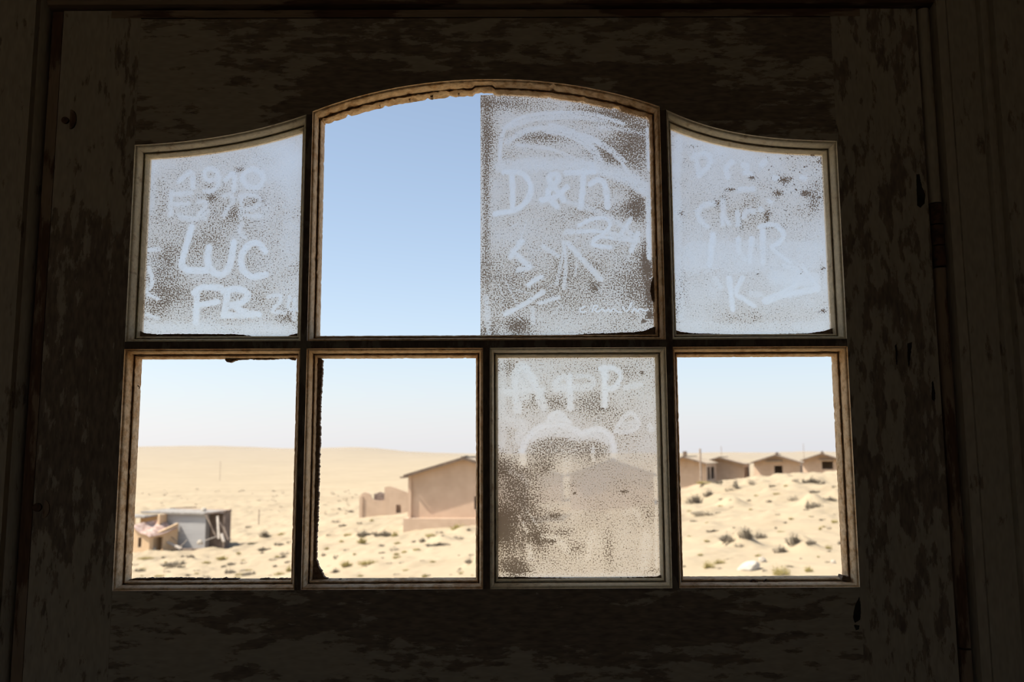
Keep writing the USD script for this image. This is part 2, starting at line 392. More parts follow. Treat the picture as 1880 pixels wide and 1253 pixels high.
fl = LL - .006
a_ = xz(40, 600)[0]
t1 = thing('trim_1', 'flaking painted left upright of the door frame', kind='structure')
obj('jamb_board', profile_bar([(FX0, D - .020), (a_, D - .020), (a_ + .001, D - .008), (a_ + .004, D - .006), (a_ + .009, D + .002), (fl, D + .012), (fl, LIN), (FX0, LIN)], 0, FTOP), M_frame, t1, smooth=30)
obj('door_stop', bx(fl - .001, fl + .022, D + .050, D + .078, 0, LT), M_bead, t1)
fr = LR + .004
b0, b1 = LR + .0055, xz(1746, 600)[0]
t2 = thing('trim_2', 'grooved painted right upright of the door frame', kind='structure')
g1, g2, g3, g4 = (xz(q, 600)[0] for q in (1767, 1822, 1832, 1847))
obj('jamb_board', profile_bar([(b1 + .005, LIN), (b1 + .005, D - .012), (g1, D - .016), (g1 + .001, D - .013), (g1 + .002, D - .017), (g2, D - .017), (g2 + .002, D - .010), (g2 + .005, D - .010), (g3, D - .018), (g4 - .004, D - .018), (g4 - .001, D - .009), (g4 + .004, D - .009), (g4 + .007, D - .021), (FX1, D - .021), (FX1, LIN)][::-1], 0, FTOP), M_frame, t2, smooth=30)
ang = np.linspace(0, math.pi, 13)
bc, br = (b0 + b1) / 2, (b1 - b0) / 2
bead_pts = [(bc + br * math.cos(q), D + .006 - br * math.sin(q)) for q in ang] + [(b0, D + .03), (b1 + .0052, D + .03), (b1 + .0052, D + .02), (b1, D + .02)]
zb0, zb1 = xz(1715, 376)[1], xz(1720, 492)[1]
obj('bead', profile_bar(bead_pts, zb1 - .6, zb1), M_bead, t2, smooth=30)
obj('bead', profile_bar(bead_pts, 0, zb1 - .603), M_bead, t2, smooth=30)
obj('bead', profile_bar(bead_pts, zb0 + .004, LT), M_frame, t2, smooth=30)
for k in range(3):
    za = zb1 + .002 + (zb0 - zb1) * k / 3
    cyl = trimesh.creation.cylinder(radius=br * 1.05, height=(zb0 - zb1) / 3 - .002, sections=24)
    cyl.apply_translation((bc, D + .004, za + (zb0 - zb1) / 6))
    obj('hinge_knuckle', cyl, M_iron, t2, smooth=40)
obj('door_stop', bx(LR - .012, fr + .04, D + .050, D + .078, 0, LT), M_bead, t2)
t3 = thing('trim_3', 'painted head board of the door frame', kind='structure')
hz = LT + .004
head = Polygon([(D - .014, FTOP), (D - .014, hz + .014), (D - .010, hz + .012), (D - .006, hz + .004), (D + .012, hz), (LIN, hz), (LIN, FTOP)])
hm = trimesh.creation.extrude_polygon(head, (b1 + .005) - fl, engine='earcut')
v = hm.vertices.copy(); hm.vertices = np.c_[v[:, 2] + fl, v[:, 0], v[:, 1]]
obj('head_board', hm, M_bead_level, t3, smooth=30)
obj('door_stop', bx(fl, b1 + .005, D + .050, D + .078, LT - .014, hz + .001), M_bead, t3)
obj('threshold', bx(fl, b1 + .005, D - .02, LIN, 0, .02), M_bead, t3)

# ------------------------------------------------------------------ door leaf
X = dict(a=-.6193, b=-.3362, c=-.3260, d=-.0422, e=-.0310, f=.2533, g=.2640, h=.5465)
R1, R2, R3 = ZE + .1831, ZE + .1709, ZE - .2084


def px_curve(pts, x0, x1, n):
    """A smooth top edge through photographed points, resampled between x0 and x1."""
    from scipy.interpolate import PchipInterpolator, UnivariateSpline
    q = np.array([xz(*p) for p in pts])
    s = UnivariateSpline(q[:, 0], q[:, 1], k=3, s=len(q) * (.0006) ** 2)
    x = np.linspace(x0, x1, n)
    return np.c_[x, s(x)]


top_left = px_curve([(247.7, 266.3), (313, 261), (380, 254.5), (408.5, 250), (480, 234.4), (520, 223.5), (561.4, 210.8)], X['a'], X['b'], 28)
top_mid = px_curve([(574.6, 204.5), (639.4, 181.9), (706, 164.2), (783, 152.2), (830.8, 147.9), (878.7, 146), (974, 147.9), (1070, 159), (1142, 173.3), (1212, 196.5)], X['c'], X['f'], 60)
top_right = px_curve([(1224.4, 202), (1275, 222.6), (1327.5, 238), (1387.5, 248.9), (1462.5, 256), (1535, 258.6)], X['g'], X['h'], 28)
flat = lambda x0, x1, z: np.array([[x0, z], [x1, z]])
OPEN = {'tl': (X['a'], X['b'], R1, top_left, M_mould), 'tm': (X['c'], X['f'], R1, top_mid, M_mould_worn), 'tr': (X['g'], X['h'], R1, top_right, M_mould),
        'b1': (X['a'], X['b'], R3, flat(X['a'], X['b'], R2), M_mould_worn), 'b2': (X['c'], X['d'], R3, flat(X['c'], X['d'], R2), M_mould_worn),
        'b3': (X['e'], X['f'], R3, flat(X['e'], X['f'], R2), M_mould), 'b4': (X['g'], X['h'], R3, flat(X['g'], X['h'], R2), M_mould_worn)}
polys = {k: Polygon([(x0, zb), *map(tuple, top), (x1, zb)]) for k, (x0, x1, zb, top, _) in OPEN.items()}
door = thing('door_1', 'wide old wooden door leaf with an arched eight-light glazed upper part and flaking paint', kind='structure')
TH = .048
zbc, zfg = top_mid[0, 1], top_mid[-1, 1]
holes = unary_union(list(polys.values()))
ztop0 = min(top_left[:, 1].min(), top_right[:, 1].min())
rail = sbox(X['a'], R1 + .05, X['h'], LT).difference(holes)
rail = rail.difference(sbox(X['b'], 0, X['c'], min(zbc, top_left[-1, 1]))).difference(sbox(X['f'], 0, X['g'], min(zfg, top_right[0, 1])))
rail = max(getattr(rail, 'geoms', [rail]), key=lambda g: g.area)
strip_z = xz(900, 33)[1]
obj('top_rail', extrude_xz(rail.intersection(sbox(-2, 0, 2, strip_z)), D + .0006, D + TH), M_rail, door)
obj('top_strip', extrude_xz(sbox(X['a'] - .05, strip_z + .0015, X['h'] + .05, LT), D - .0008, D + TH), M_bead_level, door)
obj('top_rail', extrude_xz(sbox(X['a'], strip_z - .001, X['h'], strip_z + .003), D + .006, D + TH), M_iron, door)
obj('bottom_rail', extrude_xz(sbox(X['a'], .022, X['h'], R3), D + .0006, D + TH), M_rail, door)
edge = .019
obj('stile', extrude_xz(sbox(LL + edge, .022, X['a'], LT), D, D + TH), M_stile, door)
obj('edge_strip', extrude_xz(sbox(LL, .022, LL + edge - .0015, LT - .001), D + .001, D + TH), M_bead, door)
obj('edge_strip', extrude_xz(sbox(LL + .002, .022, LL + edge + .002, LT - .001), D + .010, D + TH - .002), M_iron, door)
obj('stile', extrude_xz(sbox(X['h'], .022, LR, LT), D, D + TH), M_stile, door)
obj('mullion', extrude_xz(sbox(X['b'], R3, X['c'], min(zbc, top_left[-1, 1]) + .001), D + .001, D + TH), M_bar, door)
obj('mullion', extrude_xz(sbox(X['f'], R3, X['g'], min(zfg, top_right[0, 1]) + .001), D + .001, D + TH), M_bar, door)
obj('mullion', extrude_xz(sbox(X['d'], R3, X['e'], R2), D + .001, D + TH), M_bar, door)
for q0, q1 in (('a', 'b'), ('c', 'f'), ('g', 'h')):
    obj('glazing_bar', extrude_xz(sbox(X[q0], R2, X[q1], R1), D + .0014, D + TH), M_bar, door)

OVOLO = [(0, 0), (.0002, .0001), (.0005, .0042), (.0024, .0046), (.0036, .0058), (.0049, .0095), (.0058, .0150), (.0063, .0205), (.0064, .0300), (0, .0300)]
BEAD = [(.0085, .0229), (.0100, .0225), (.0115, .0260), (.0122, .0310), (.0126, .0352), (.0126, .0410), (.0012, .0410), (.0012, .0301), (.0083, .0301)]


def mitres(P):
    """Inward mitre vector at each corner of the closed, clockwise polygon P (bottom left, top edge, bottom right)."""
    n = len(P); out = []
    for k in range(n):
        e0, e1 = P[k] - P[k - 1], P[(k + 1) % n] - P[k]
        e0, e1 = e0 / np.linalg.norm(e0), e1 / np.linalg.norm(e1)
        n0, n1 = np.array([e0[1], -e0[0]]), np.array([e1[1], -e1[0]])
        s = n0 + n1
        out.append(s / max(1 + n0 @ n1, .2))
    return np.array(out)


def strip(P, Mv, prof, rough, seed, step=.004, clip=None):
    """One mitred moulding strip along the polyline P with mitre vectors Mv."""
    pts, ms = [], []
    for k in range(len(P) - 1):
        n = max(1, int(np.linalg.norm(P[k + 1] - P[k]) / step))
        for q in np.arange(n) / n:
            pts.append(P[k] * (1 - q) + P[k + 1] * q); ms.append(Mv[k] * (1 - q) + Mv[k + 1] * q)
    pts.append(P[-1]); ms.append(Mv[-1])
    pts, ms = np.array(pts), np.array(ms)
    pr = np.array(prof); n = len(pts); m = len(pr)
    q = np.stack([np.broadcast_to(pts[:, 0:1], (n, m)), np.broadcast_to(pr[:, 1][None], (n, m)), np.broadcast_to(pts[:, 1:2], (n, m))], -1)
    wob = (meshkit.fbm(q * np.array([420, 300, 420]), 3, seed=seed) - .5) * rough
    chip = -np.clip(meshkit.fbm(q * np.array([130, 60, 130]), 2, seed=seed + 5) - .60, 0, 1) * rough * 6
    u = pr[:, 0][None] + (wob + chip) * (pr[:, 0] > .0018)[None]
    if clip is not None:
        u = clip(pts, u)
    dep = pr[:, 1][None] + wob * .6 * ((pr[:, 1] > .0001) & (pr[:, 1] < .03))[None]
    x = pts[:, 0:1] + ms[:, 0:1] * u
    z = pts[:, 1:2] + ms[:, 1:2] * u
    v = np.stack([x, D + dep, z], -1).reshape(-1, 3)
    i, j = np.meshgrid(np.arange(n - 1), np.arange(m), indexing='ij'); j2 = (j + 1) % m
    f = np.stack([i * m + j, i * m + j2, (i + 1) * m + j2, (i + 1) * m + j], -1).reshape(-1, 4)
    cap = [[0, k + 1, k] for k in range(1, m - 1)] + [[(n - 1) * m, (n - 1) * m + k, (n - 1) * m + k + 1] for k in range(1, m - 1)]
    f = np.vstack([f[:, [0, 1, 2]], f[:, [0, 2, 3]], cap])
    t = trimesh.Trimesh(v, f, process=False)
    if t.volume < 0:
        t.invert()
    return t


gap0, gap1 = xz(868, 160)[0], xz(908, 160)[0]


def broken_top(pts, u):
    """Part of the arch where the lost bar has torn the inner edge away."""
    k = np.clip(1 - np.abs(pts[:, 0] - (gap0 + gap1) / 2) / ((gap1 - gap0) / 2), 0, 1)
    k = np.clip(k * 6, 0, 1)[:, None]
    return np.where(u > .003, u - k * np.minimum(u - .002, .0046), u)


for s_, (key, (x0, x1, zb, top, mt)) in enumerate(OPEN.items()):
    P = np.array([(x0, zb), *map(tuple, top), (x1, zb)])
    Mv = mitres(P)
    n = len(P)
    sides = [(P[0:2], Mv[0:2]), (P[1:n - 1], Mv[1:n - 1]), (P[n - 2:n], Mv[n - 2:n]), (P[[n - 1, 0]], Mv[[n - 1, 0]])]
    g = part_group(door, 'pane_surround')
    worn = mt is M_mould_worn
    for q, (pp, mm) in enumerate(sides):
        c = broken_top if (key == 'tm' and q == 1) else None
        ro = (.0024 if (key == 'tm' and q == 1) else .0007) if worn else .00035
        obj('moulding_strip', strip(pp, mm, OVOLO, ro, 10 * s_ + q, clip=c), mt, g, smooth=32)
        obj('glazing_bead', strip(pp, mm, BEAD, ro * 1.5, 10 * s_ + q + 100, clip=c), mt, g, smooth=32)

# ------------------------------------------------------------------ dusty panes
GY = D + .0350


def tf(ox, oy, s):
    return lambda pts: [(ox + s * x, oy + s * y) for x, y in pts]


def pane(name, x0, x1, zb, top, strokes, blobs, base, label, seed):
    """A sheet of old glass. strokes: (photo pixels, width px, strength, softness) wiped clear with a finger; blobs: (px, py, rx, ry, dust, grime)."""
    step = .00115
    xs = np.linspace(x0, x1, int((x1 - x0) / step) + 1)
    zt = np.interp(xs, top[:, 0], top[:, 1])
    nz = int((zt.max() - zb) / step) + 1
    V = np.linspace(0, 1, nz)
    gxx = np.repeat(xs[:, None], nz, 1)
    gzz = zb + (zt - zb)[:, None] * V[None]
    P = np.stack([gxx, gzz], -1).reshape(-1, 2)
    p3 = np.stack([P[:, 0], np.zeros(len(P)), P[:, 1]], -1)
    nlo = meshkit.fbm(p3 * 22 + seed, 4, seed=seed)
    nmd = meshkit.fbm(p3 * 90 + seed, 3, seed=seed + 1)
    nhi = meshkit.fbm(p3 * 420 + seed, 2, seed=seed + 2)
    dust = base + (nlo - .5) * .5
    grime = np.clip(nlo - .55, 0, 1) * .5
    k = .000872
    for bxp, byp, rx, ry, dd, gg in blobs:
        c = np.array(xz(bxp, byp, GY))
        e = ((P[:, 0] - c[0]) / (rx * k)) ** 2 + ((P[:, 1] - c[1]) / (ry * k)) ** 2
        f = np.exp(-e * (.6 + .8 * nmd))
        dust = dust + dd * f
        grime = grime + gg * f
    dust = np.clip(dust, 0, 1)
    edge = np.minimum(np.minimum(P[:, 0] - x0, x1 - P[:, 0]), np.minimum(P[:, 1] - zb, np.repeat(zt, nz) - P[:, 1]))
    clear = np.zeros(len(P))
    for pts, wpx, st, soft in strokes:
        q = np.array([xz(px, py, GY) for px, py in pts])
        # smooth the hand-drawn line
        for _ in range(2):
            if len(q) > 2:
                q = np.vstack([q[:1], np.stack([.75 * q[:-1] + .25 * q[1:], .25 * q[:-1] + .75 * q[1:]], 1).reshape(-1, 2), q[-1:]])
        wr = wpx * k / 2
        lo, hi = q.min(0) - wr * 2.2, q.max(0) + wr * 2.2
        s = np.where((P > lo).all(1) & (P < hi).all(1))[0]
        if not len(s):
            continue
        dmin = np.full(len(s), 9.0)
        for a, b in zip(q[:-1], q[1:]):
            ab = b - a; L = ab @ ab + 1e-12
            t = np.clip(((P[s] - a) @ ab) / L, 0, 1)
            dmin = np.minimum(dmin, np.linalg.norm(P[s] - a - t[:, None] * ab, axis=1))
        e = dmin / wr + (nhi[s] - .5) * 1.1 * soft + (nmd[s] - .5) * .9 * soft
        f = np.clip((1.15 - e) / (.3 + soft * .55), 0, 1)
        clear[s] = np.maximum(clear[s], st * .92 * f * f * (3 - 2 * f) * np.clip(.72 + .6 * (nhi[s] - .3) + .5 * (nmd[s] - .4), .45, 1.0))
    ridge = clear * (1 - clear) * 4
    dust = dust * (1 - .92 * clear) + .07 * ridge * (nhi - .3)
    grime = np.clip(grime * (1 - .85 * clear), 0, 1)
    n = len(P)
    verts = np.vstack([np.c_[P[:, 0], np.full(n, GY), P[:, 1]]])
    i, j = np.meshgrid(np.arange(len(xs) - 1), np.arange(nz - 1), indexing='ij')
    f = np.stack([i * nz + j, (i + 1) * nz + j, (i + 1) * nz + j + 1, i * nz + j + 1], -1).reshape(-1, 4)
    f = np.vstack([f[:, [0, 1, 2]], f[:, [0, 2, 3]]])
    # back and edges of the sheet, clean
    ring = np.concatenate([np.arange(len(xs)) * nz, (len(xs) - 1) * nz + np.arange(1, nz), np.arange(len(xs) - 2, -1, -1) * nz + nz - 1, np.arange(nz - 2, 0, -1)])
    fr_, bk = verts[ring], verts[ring] + [0, .003, 0]
    m = len(ring)
    o = n
    verts = np.vstack([verts, fr_, bk, bk])
    kk = np.arange(m); k2 = (kk + 1) % m
    side = np.vstack([np.c_[o + kk, o + m + kk, o + k2], np.c_[o + k2, o + m + kk, o + m + k2]])
    from shapely.geometry import Polygon as Pg
    bt = trimesh.creation.triangulate_polygon(Pg(bk[:, [0, 2]]), engine='earcut')
    bv, bf = bt
    o2 = len(verts) - m
    # the ring's own order is kept by earcut
    from scipy.spatial import cKDTree
    idx = cKDTree(bk[:, [0, 2]]).query(bv)[1]
    back = o2 + idx[bf]
    c = np.cross(verts[back[:, 1]] - verts[back[:, 0]], verts[back[:, 2]] - verts[back[:, 0]])[:, 1]
    back[c < 0] = back[c < 0][:, ::-1]
    faces = np.vstack([f, side, back])
    pr = usdkit.mesh(stage, numbered(str(door.GetPath()), name), (verts, faces), M_glass)
    api = UsdGeom.PrimvarsAPI(pr)
    from pxr import Vt
    for nm, arr in (('dust', dust), ('grime', grime)):
        full = np.concatenate([arr, np.zeros(len(verts) - n)]).astype(np.float32)
        api.CreatePrimvar(nm, Sdf.ValueTypeNames.FloatArray, 'vertex').Set(Vt.FloatArray.FromNumpy(full))
    tag(pr.GetPrim(), label)
    return pr


M_glass = usdkit.material(stage, LK + 'dusty_glass', {
    'g': ('geometry', {}),
    'ad': ('attribute', {'attribute': 'dust'}), 'ag': ('attribute', {'attribute': 'grime'}),
    'n': ('noise_texture', {'scale': 430.0, 'detail': 2.0, 'roughness': .6}),
    'nm': ('noise_texture', {'scale': 150.0, 'detail': 4.0, 'roughness': .7}),
    # thickness of the dust
    'e1': ('math', {'math_type': 'multiply_add', 'value2': 1.5, 'value3': -.75}),
    'e2': ('math', {'math_type': 'multiply'}),
    'e3': ('math', {'math_type': 'add', 'use_clamp': True}),
    # specks of dirt
    's0': ('math', {'math_type': 'multiply', 'value2': .17}),
    's1': ('math', {'math_type': 'multiply_add', 'value2': .31}),
    's2': ('math', {'math_type': 'add'}),
    'sn': ('math', {'math_type': 'multiply_add', 'value2': .6, 'value3': .2}),
    's3': ('map_range', {'range_type': 'smoothstep', 'from_min': .685, 'from_max': .83, 'to_max': .88, 'clamp': True}),
    'tr': ('transparent_bsdf', {'color': (.97, .975, .98)}),
    'tl': ('translucent_bsdf', {'color': (.90, .92, .94)}),
    'haze': ('mix_closure', {}),
    'hz': ('math', {'math_type': 'multiply', 'value2': .42}),
    'has': ('math', {'math_type': 'greater_than', 'value2': .0005}),
    'td': ('transparent_bsdf', {'color': (.91, .87, .80)}),
    'dl': ('translucent_bsdf', {'color': (.67, .585, .495)}),
    'dusty': ('mix_closure', {'fac': .64}), 'tb': ('mix_closure', {'fac': .85}), 'rf': ('refraction_bsdf', {'color': (.93, .885, .81), 'roughness': .75, 'IOR': 1.05}),
    'm1': ('mix_closure', {}),
    'dirt': ('translucent_bsdf', {'color': (.12, .078, .046)}),
    'm2': ('mix_closure', {}),
    'gl': ('glossy_bsdf', {'roughness': .08, 'color': (1, 1, 1)}),
    'fr': ('fresnel', {'IOR': 1.45}), 'fm': ('math', {'math_type': 'multiply', 'value2': .35}),
    'm3': ('mix_closure', {})},
    [('g.position', 'n.vector'), ('g.position', 'nm.vector'),
     ('n.fac', 'e1.value1'), ('e1.value', 'e2.value1'), ('ad.fac', 'e2.value2'), ('e2.value', 'e3.value1'), ('ad.fac', 'e3.value2'),
     ('ad.fac', 's0.value1'), ('ag.fac', 's1.value1'), ('s0.value', 's1.value3'), ('n.fac', 's2.value1'), ('s1.value', 's2.value2'), ('s2.value', 's3.value'),
     ('ad.fac', 'has.value1'), ('has.value', 'hz.value1'), ('hz.value', 'haze.fac'), ('tr.BSDF', 'haze.closure1'), ('tl.BSDF', 'haze.closure2'),
     ('td.BSDF', 'tb.closure1'), ('rf.BSDF', 'tb.closure2'), ('tb.closure', 'dusty.closure1'), ('dl.BSDF', 'dusty.closure2'),
     ('e3.value', 'm1.fac'), ('haze.closure', 'm1.closure1'), ('dusty.closure', 'm1.closure2'),
     ('s3.result', 'm2.fac'), ('m1.closure', 'm2.closure1'), ('dirt.BSDF', 'm2.closure2'),
     ('fr.fac', 'fm.value1'), ('fm.value', 'm3.fac'), ('m2.closure', 'm3.closure1'), ('gl.BSDF', 'm3.closure2')], surface='m3.closure')

INS = .0113
z1, z3, z4, z7 = tf(200, 180, .3752), tf(860, 140, .4069), tf(1200, 190, .375), tf(880, 620, .3831)
S1 = []
for pts in ([(345, 405), (410, 350), (410, 440)], [(540, 385), (520, 350), (480, 345), (462, 375), (480, 405), (520, 400), (540, 380), (535, 430), (500, 458), (470, 455)], [(572, 400), (615, 355), (612, 450)],
            [(705, 345), (755, 370), (755, 420), (710, 445), (658, 420), (655, 370), (705, 345)]):
    S1.append((z1(pts), 13, .75, .9))
for pts in ([(305, 465), (300, 570)], [(300, 475), (400, 465)], [(305, 520), (390, 515)], [(440, 510), (480, 505), (470, 540), (430, 580), (470, 590)], [(560, 480), (600, 470), (610, 510), (580, 540), (560, 580)],
            [(650, 480), (645, 590)], [(640, 480), (700, 470), (745, 500), (720, 540), (650, 548)], [(660, 575), (740, 580)], [(650, 615), (632, 645), (662, 682)], [(350, 580), (420, 600), (480, 560)]):
    S1.append((z1(pts), 13, .62, 1.0))
for pts in ([(405, 630), (380, 720), (345, 835), (440, 850), (500, 838)], [(490, 730), (478, 800), (510, 862), (570, 865), (600, 800), (610, 705)], [(765, 750), (730, 705), (680, 715), (640, 780), (655, 850), (700, 880), (765, 865)],
            [(432, 940), (425, 1100)], [(415, 955), (450, 925), (545, 930)], [(430, 1015), (530, 1000)], [(580, 950), (565, 1065)], [(560, 945), (640, 930), (690, 965), (650, 1005), (585, 1018)], [(610, 1015), (660, 1055), (735, 1060)], [(560, 1065), (700, 1062)]):
    S1.append((z1(pts), 15, .95, .55))
for pts in ([(780, 975), (835, 960), (845, 990), (785, 1050), (860, 1050)], [(885, 975), (870, 1035), (920, 1035)], [(908, 985), (905, 1085)], [(195, 745), (245, 740)], [(195, 830), (220, 905), (180, 950)], [(190, 960), (240, 985)], [(185, 1060), (240, 1080)]):
    S1.append((z1(pts), 10, .7, .8))
S1 += [(z1([(180, 1120), (500, 1135), (880, 1130)]), 30, .5, .9), (z1([(880, 230), (890, 500), (880, 800)]), 40, .35, 1.0), (z1([(215, 330), (205, 560)]), 24, .4, 1.0)]
B1 = [(*z1([(400, 700)])[0], 130, 80, .2, .10), (*z1([(560, 1000)])[0], 150, 45, .22, .22), (*z1([(260, 880)])[0], 30, 40, .2, .28), (*z1([(230, 1010)])[0], 30, 30, .2, .2), (*z1([(640, 560)])[0], 100, 60, .16, .14), (*z1([(880, 1080)])[0], 22, 22, .2, .34),
      (*z1([(640, 350)])[0], 10, 6, .2, .5), (*z1([(500, 490)])[0], 10, 8, .2, .4), (*z1([(730, 500)])[0], 14, 10, .2, .3), (*z1([(300, 780)])[0], 60, 30, .15, .16), (*z1([(830, 300)])[0], 70, 60, -.35, 0), (*z1([(700, 800)])[0], 50, 40, .12, .12)]
xa, xb = X['a'] + INS, X['b'] - INS
tl_top = top_left - [0, .0113]
pane('pane', xa, xb, R1 + INS, tl_top, S1, B1, .60, 'dusty glass pane with a finger-written 1910, LUC and FR', 1)

S3 = []
for pts, w_, st in ([(140, 380), (150, 240), (220, 190), (300, 170), (450, 160), (600, 178), (700, 215)], 10, .7), ([(160, 235), (300, 190), (460, 178), (620, 200)], 14, .6), ([(170, 300), (260, 240), (370, 232), (500, 268), (570, 325), (600, 385)], 14, .65), \
        ([(350, 250), (480, 275), (560, 340), (580, 385)], 9, .6), ([(450, 245), (600, 305), (690, 380), (725, 445)], 11, .7), ([(520, 260), (640, 320), (710, 385)], 8, .6), ([(220, 310), (380, 325), (490, 380)], 9, .5), \
        ([(150, 405), (350, 395), (550, 405), (700, 435), (820, 520)], 34, .62), ([(560, 415), (720, 465), (815, 535)], 24, .7), ([(370, 220), (470, 250)], 14, .6), ([(590, 230), (700, 240), (790, 260)], 14, .4):
    S3.append((z3(pts), w_, st, .8))
for pts in ([(195, 440), (200, 520), (200, 605)], [(160, 432), (240, 430), (285, 485), (275, 555), (220, 605), (120, 622)]):
    S3.append((z3(pts), 13, .95, .55))
for pts in ([(400, 590), (345, 530), (400, 480), (410, 445), (375, 440), (360, 470), (420, 540), (430, 560)], [(330, 560), (400, 545), (445, 500)], [(520, 425), (515, 520), (505, 592)], [(440, 435), (570, 432)], [(550, 490), (590, 462), (620, 490), (628, 590)]):
    S3.append((z3(pts), 14, .9, .6))
for pts, w_, st in ([(430, 565), (560, 600), (670, 655), (765, 740)], 13, .55), ([(440, 705), (600, 695), (745, 742)], 12, .7), ([(500, 672), (560, 640), (640, 640), (640, 690), (535, 762), (640, 772)], 11, .85), ([(730, 648), (690, 712)], 12, .75), ([(600, 725), (750, 742)], 10, .7), ([(765, 710), (735, 790)], 12, .8), \
        ([(240, 745), (190, 815)], 14, .8), ([(200, 790), (275, 860)], 13, .85), ([(225, 875), (275, 868)], 12, .8), ([(270, 940), (330, 905)], 13, .8), ([(165, 1075), (250, 1032), (335, 975)], 11, .85), ([(320, 1025), (405, 1000)], 11, .7), ([(290, 1050), (292, 1115)], 9, .5), \
        ([(430, 750), (442, 850), (430, 960)], 8, .65), ([(450, 755), (520, 835), (595, 915)], 13, .75), ([(430, 780), (398, 940)], 7, .5), ([(335, 765), (405, 812)], 11, .65), ([(500, 790), (480, 900)], 6, .4), ([(170, 930), (230, 1050)], 5, .45), ([(200, 960), (300, 990)], 5, .35), \
        ([(808, 240), (815, 420)], 10, .75), ([(812, 560), (815, 820)], 13, .8), ([(80, 1000), (90, 1160)], 14, .5):
    S3.append((z3(pts), w_, st, .75))
for pts in ([(525, 1040), (500, 1050), (508, 1068), (530, 1062)], [(558, 1062), (568, 1030), (590, 1040), (566, 1055), (585, 1068), (604, 1045), (618, 1068), (632, 1045), (640, 1068), (655, 1045), (668, 1062), (690, 1066)], [(695, 1040), (715, 1070), (738, 1020)], [(738, 1066), (752, 1045), (762, 1066), (776, 1046), (790, 1062), (810, 1055)]):
    S3.append((z3(pts), 3.2, .95, .25))
r3 = np.random.default_rng(5)
for _ in range(34):      # fine scratches
    x, y = r3.uniform(90, 800), r3.uniform(560, 1120); a = r3.uniform(.3, 1.3); l_ = r3.uniform(30, 120)
    S3.append((z3([(x, y), (x + l_ * math.cos(a), y + l_ * math.sin(a) * r3.choice([-1, 1]))]), 2.6, .38, .4))
B3 = [(*z3([(170, 120)])[0], 60, 18, .3, .38), (*z3([(90, 250)])[0], 16, 60, .25, .3), (*z3([(640, 170)])[0], 60, 16, .3, .42), (*z3([(740, 250)])[0], 55, 45, .25, .34), (*z3([(760, 360)])[0], 40, 50, .25, .3), (*z3([(330, 275)])[0], 60, 14, .25, .36), (*z3([(610, 350)])[0], 40, 22, .3, .35),
      (*z3([(760, 580)])[0], 22, 26, .3, .45), (*z3([(80, 540)])[0], 8, 180, .3, .34), (*z3([(225, 1130)])[0], 26, 18, .4, .55), (*z3([(90, 1150)])[0], 20, 20, .3, .4), (*z3([(800, 830)])[0], 8, 40, .3, .55), (*z3([(820, 980)])[0], 9, 40, .3, .6), (*z3([(570, 955)])[0], 9, 10, .2, .5),
      (*z3([(760, 930)])[0], 45, 60, .2, .28), (*z3([(400, 900)])[0], 160, 70, .2, .1), (*z3([(700, 620)])[0], 60, 18, .2, .25), (*z3([(815, 1080)])[0], 5, 5, .2, .9), (*z3([(790, 1105)])[0], 4, 4, .2, .9), (*z3([(240, 870)])[0], 14, 10, .1, .3), (*z3([(450, 1010)])[0], 170, 40, .15, .1)]
x3l = xz(882, 400, GY)[0]
tm_top = top_mid - [0, .0110]
ztl = xz(884, 175, GY)[1]
keep = tm_top[:, 0] > xz(912, 170, GY)[0]
t3top = np.vstack([[x3l, ztl], [xz(910, 173, GY)[0], ztl + .001], tm_top[keep]])
pane('pane', x3l, X['f'] - INS, R1 + INS, t3top, S3, B3, .74, 'scratched dusty glass pane with wiped arcs and a finger-written D&J, its left edge bare', 2)

S4 = []
for pts in ([(205, 255), (222, 355)], [(190, 270), (250, 238), (285, 270), (270, 310), (225, 345)], [(385, 290), (350, 320), (365, 360)], [(440, 300), (465, 310), (440, 345), (475, 345)], [(545, 285), (530, 300)], [(590, 365), (602, 366)], [(725, 365), (740, 366)], [(420, 422), (490, 418)],
            [(295, 490), (230, 500), (210, 555), (262, 602)], [(340, 480), (338, 592)], [(338, 545), (368, 590)], [(412, 535), (414, 592)], [(440, 560), (455, 522), (492, 530)], [(522, 518), (530, 522)], [(565, 478), (575, 482)]):
    S4.append((z4(pts), 14, .75, .9))
for pts, w_, st in ([(290, 645), (275, 790)], 17, .95), ([(415, 665), (412, 720), (445, 765)], 15, .85), ([(480, 665), (470, 775)], 15, .9), ([(535, 625), (535, 780)], 15, .9), ([(520, 605), (590, 588), (645, 640), (615, 690), (560, 700), (670, 780)], 12, .9), \
        ([(370, 855), (388, 1010)], 13, .95), ([(435, 855), (392, 930), (440, 960), (492, 992)], 12, .85), ([(545, 965), (640, 930), (720, 870), (720, 820), (640, 795)], 16, .85), ([(550, 970), (650, 935), (800, 910)], 15, .9), ([(725, 795), (805, 900)], 13, .8), ([(600, 850), (780, 860)], 40, .7), \
        ([(200, 770), (500, 770), (760, 770)], 60, .55), ([(180, 720), (560, 710), (800, 720)], 40, .45), ([(300, 860), (330, 900)], 14, .5), ([(480, 930), (520, 940)], 16, .5), ([(120, 180), (110, 400), (115, 700), (130, 1050)], 22, .5), ([(850, 300), (840, 900)], 10, .4), ([(150, 1090), (500, 1105), (820, 1090)], 26, .4):
    S4.append((z4(pts), w_, st, .7))
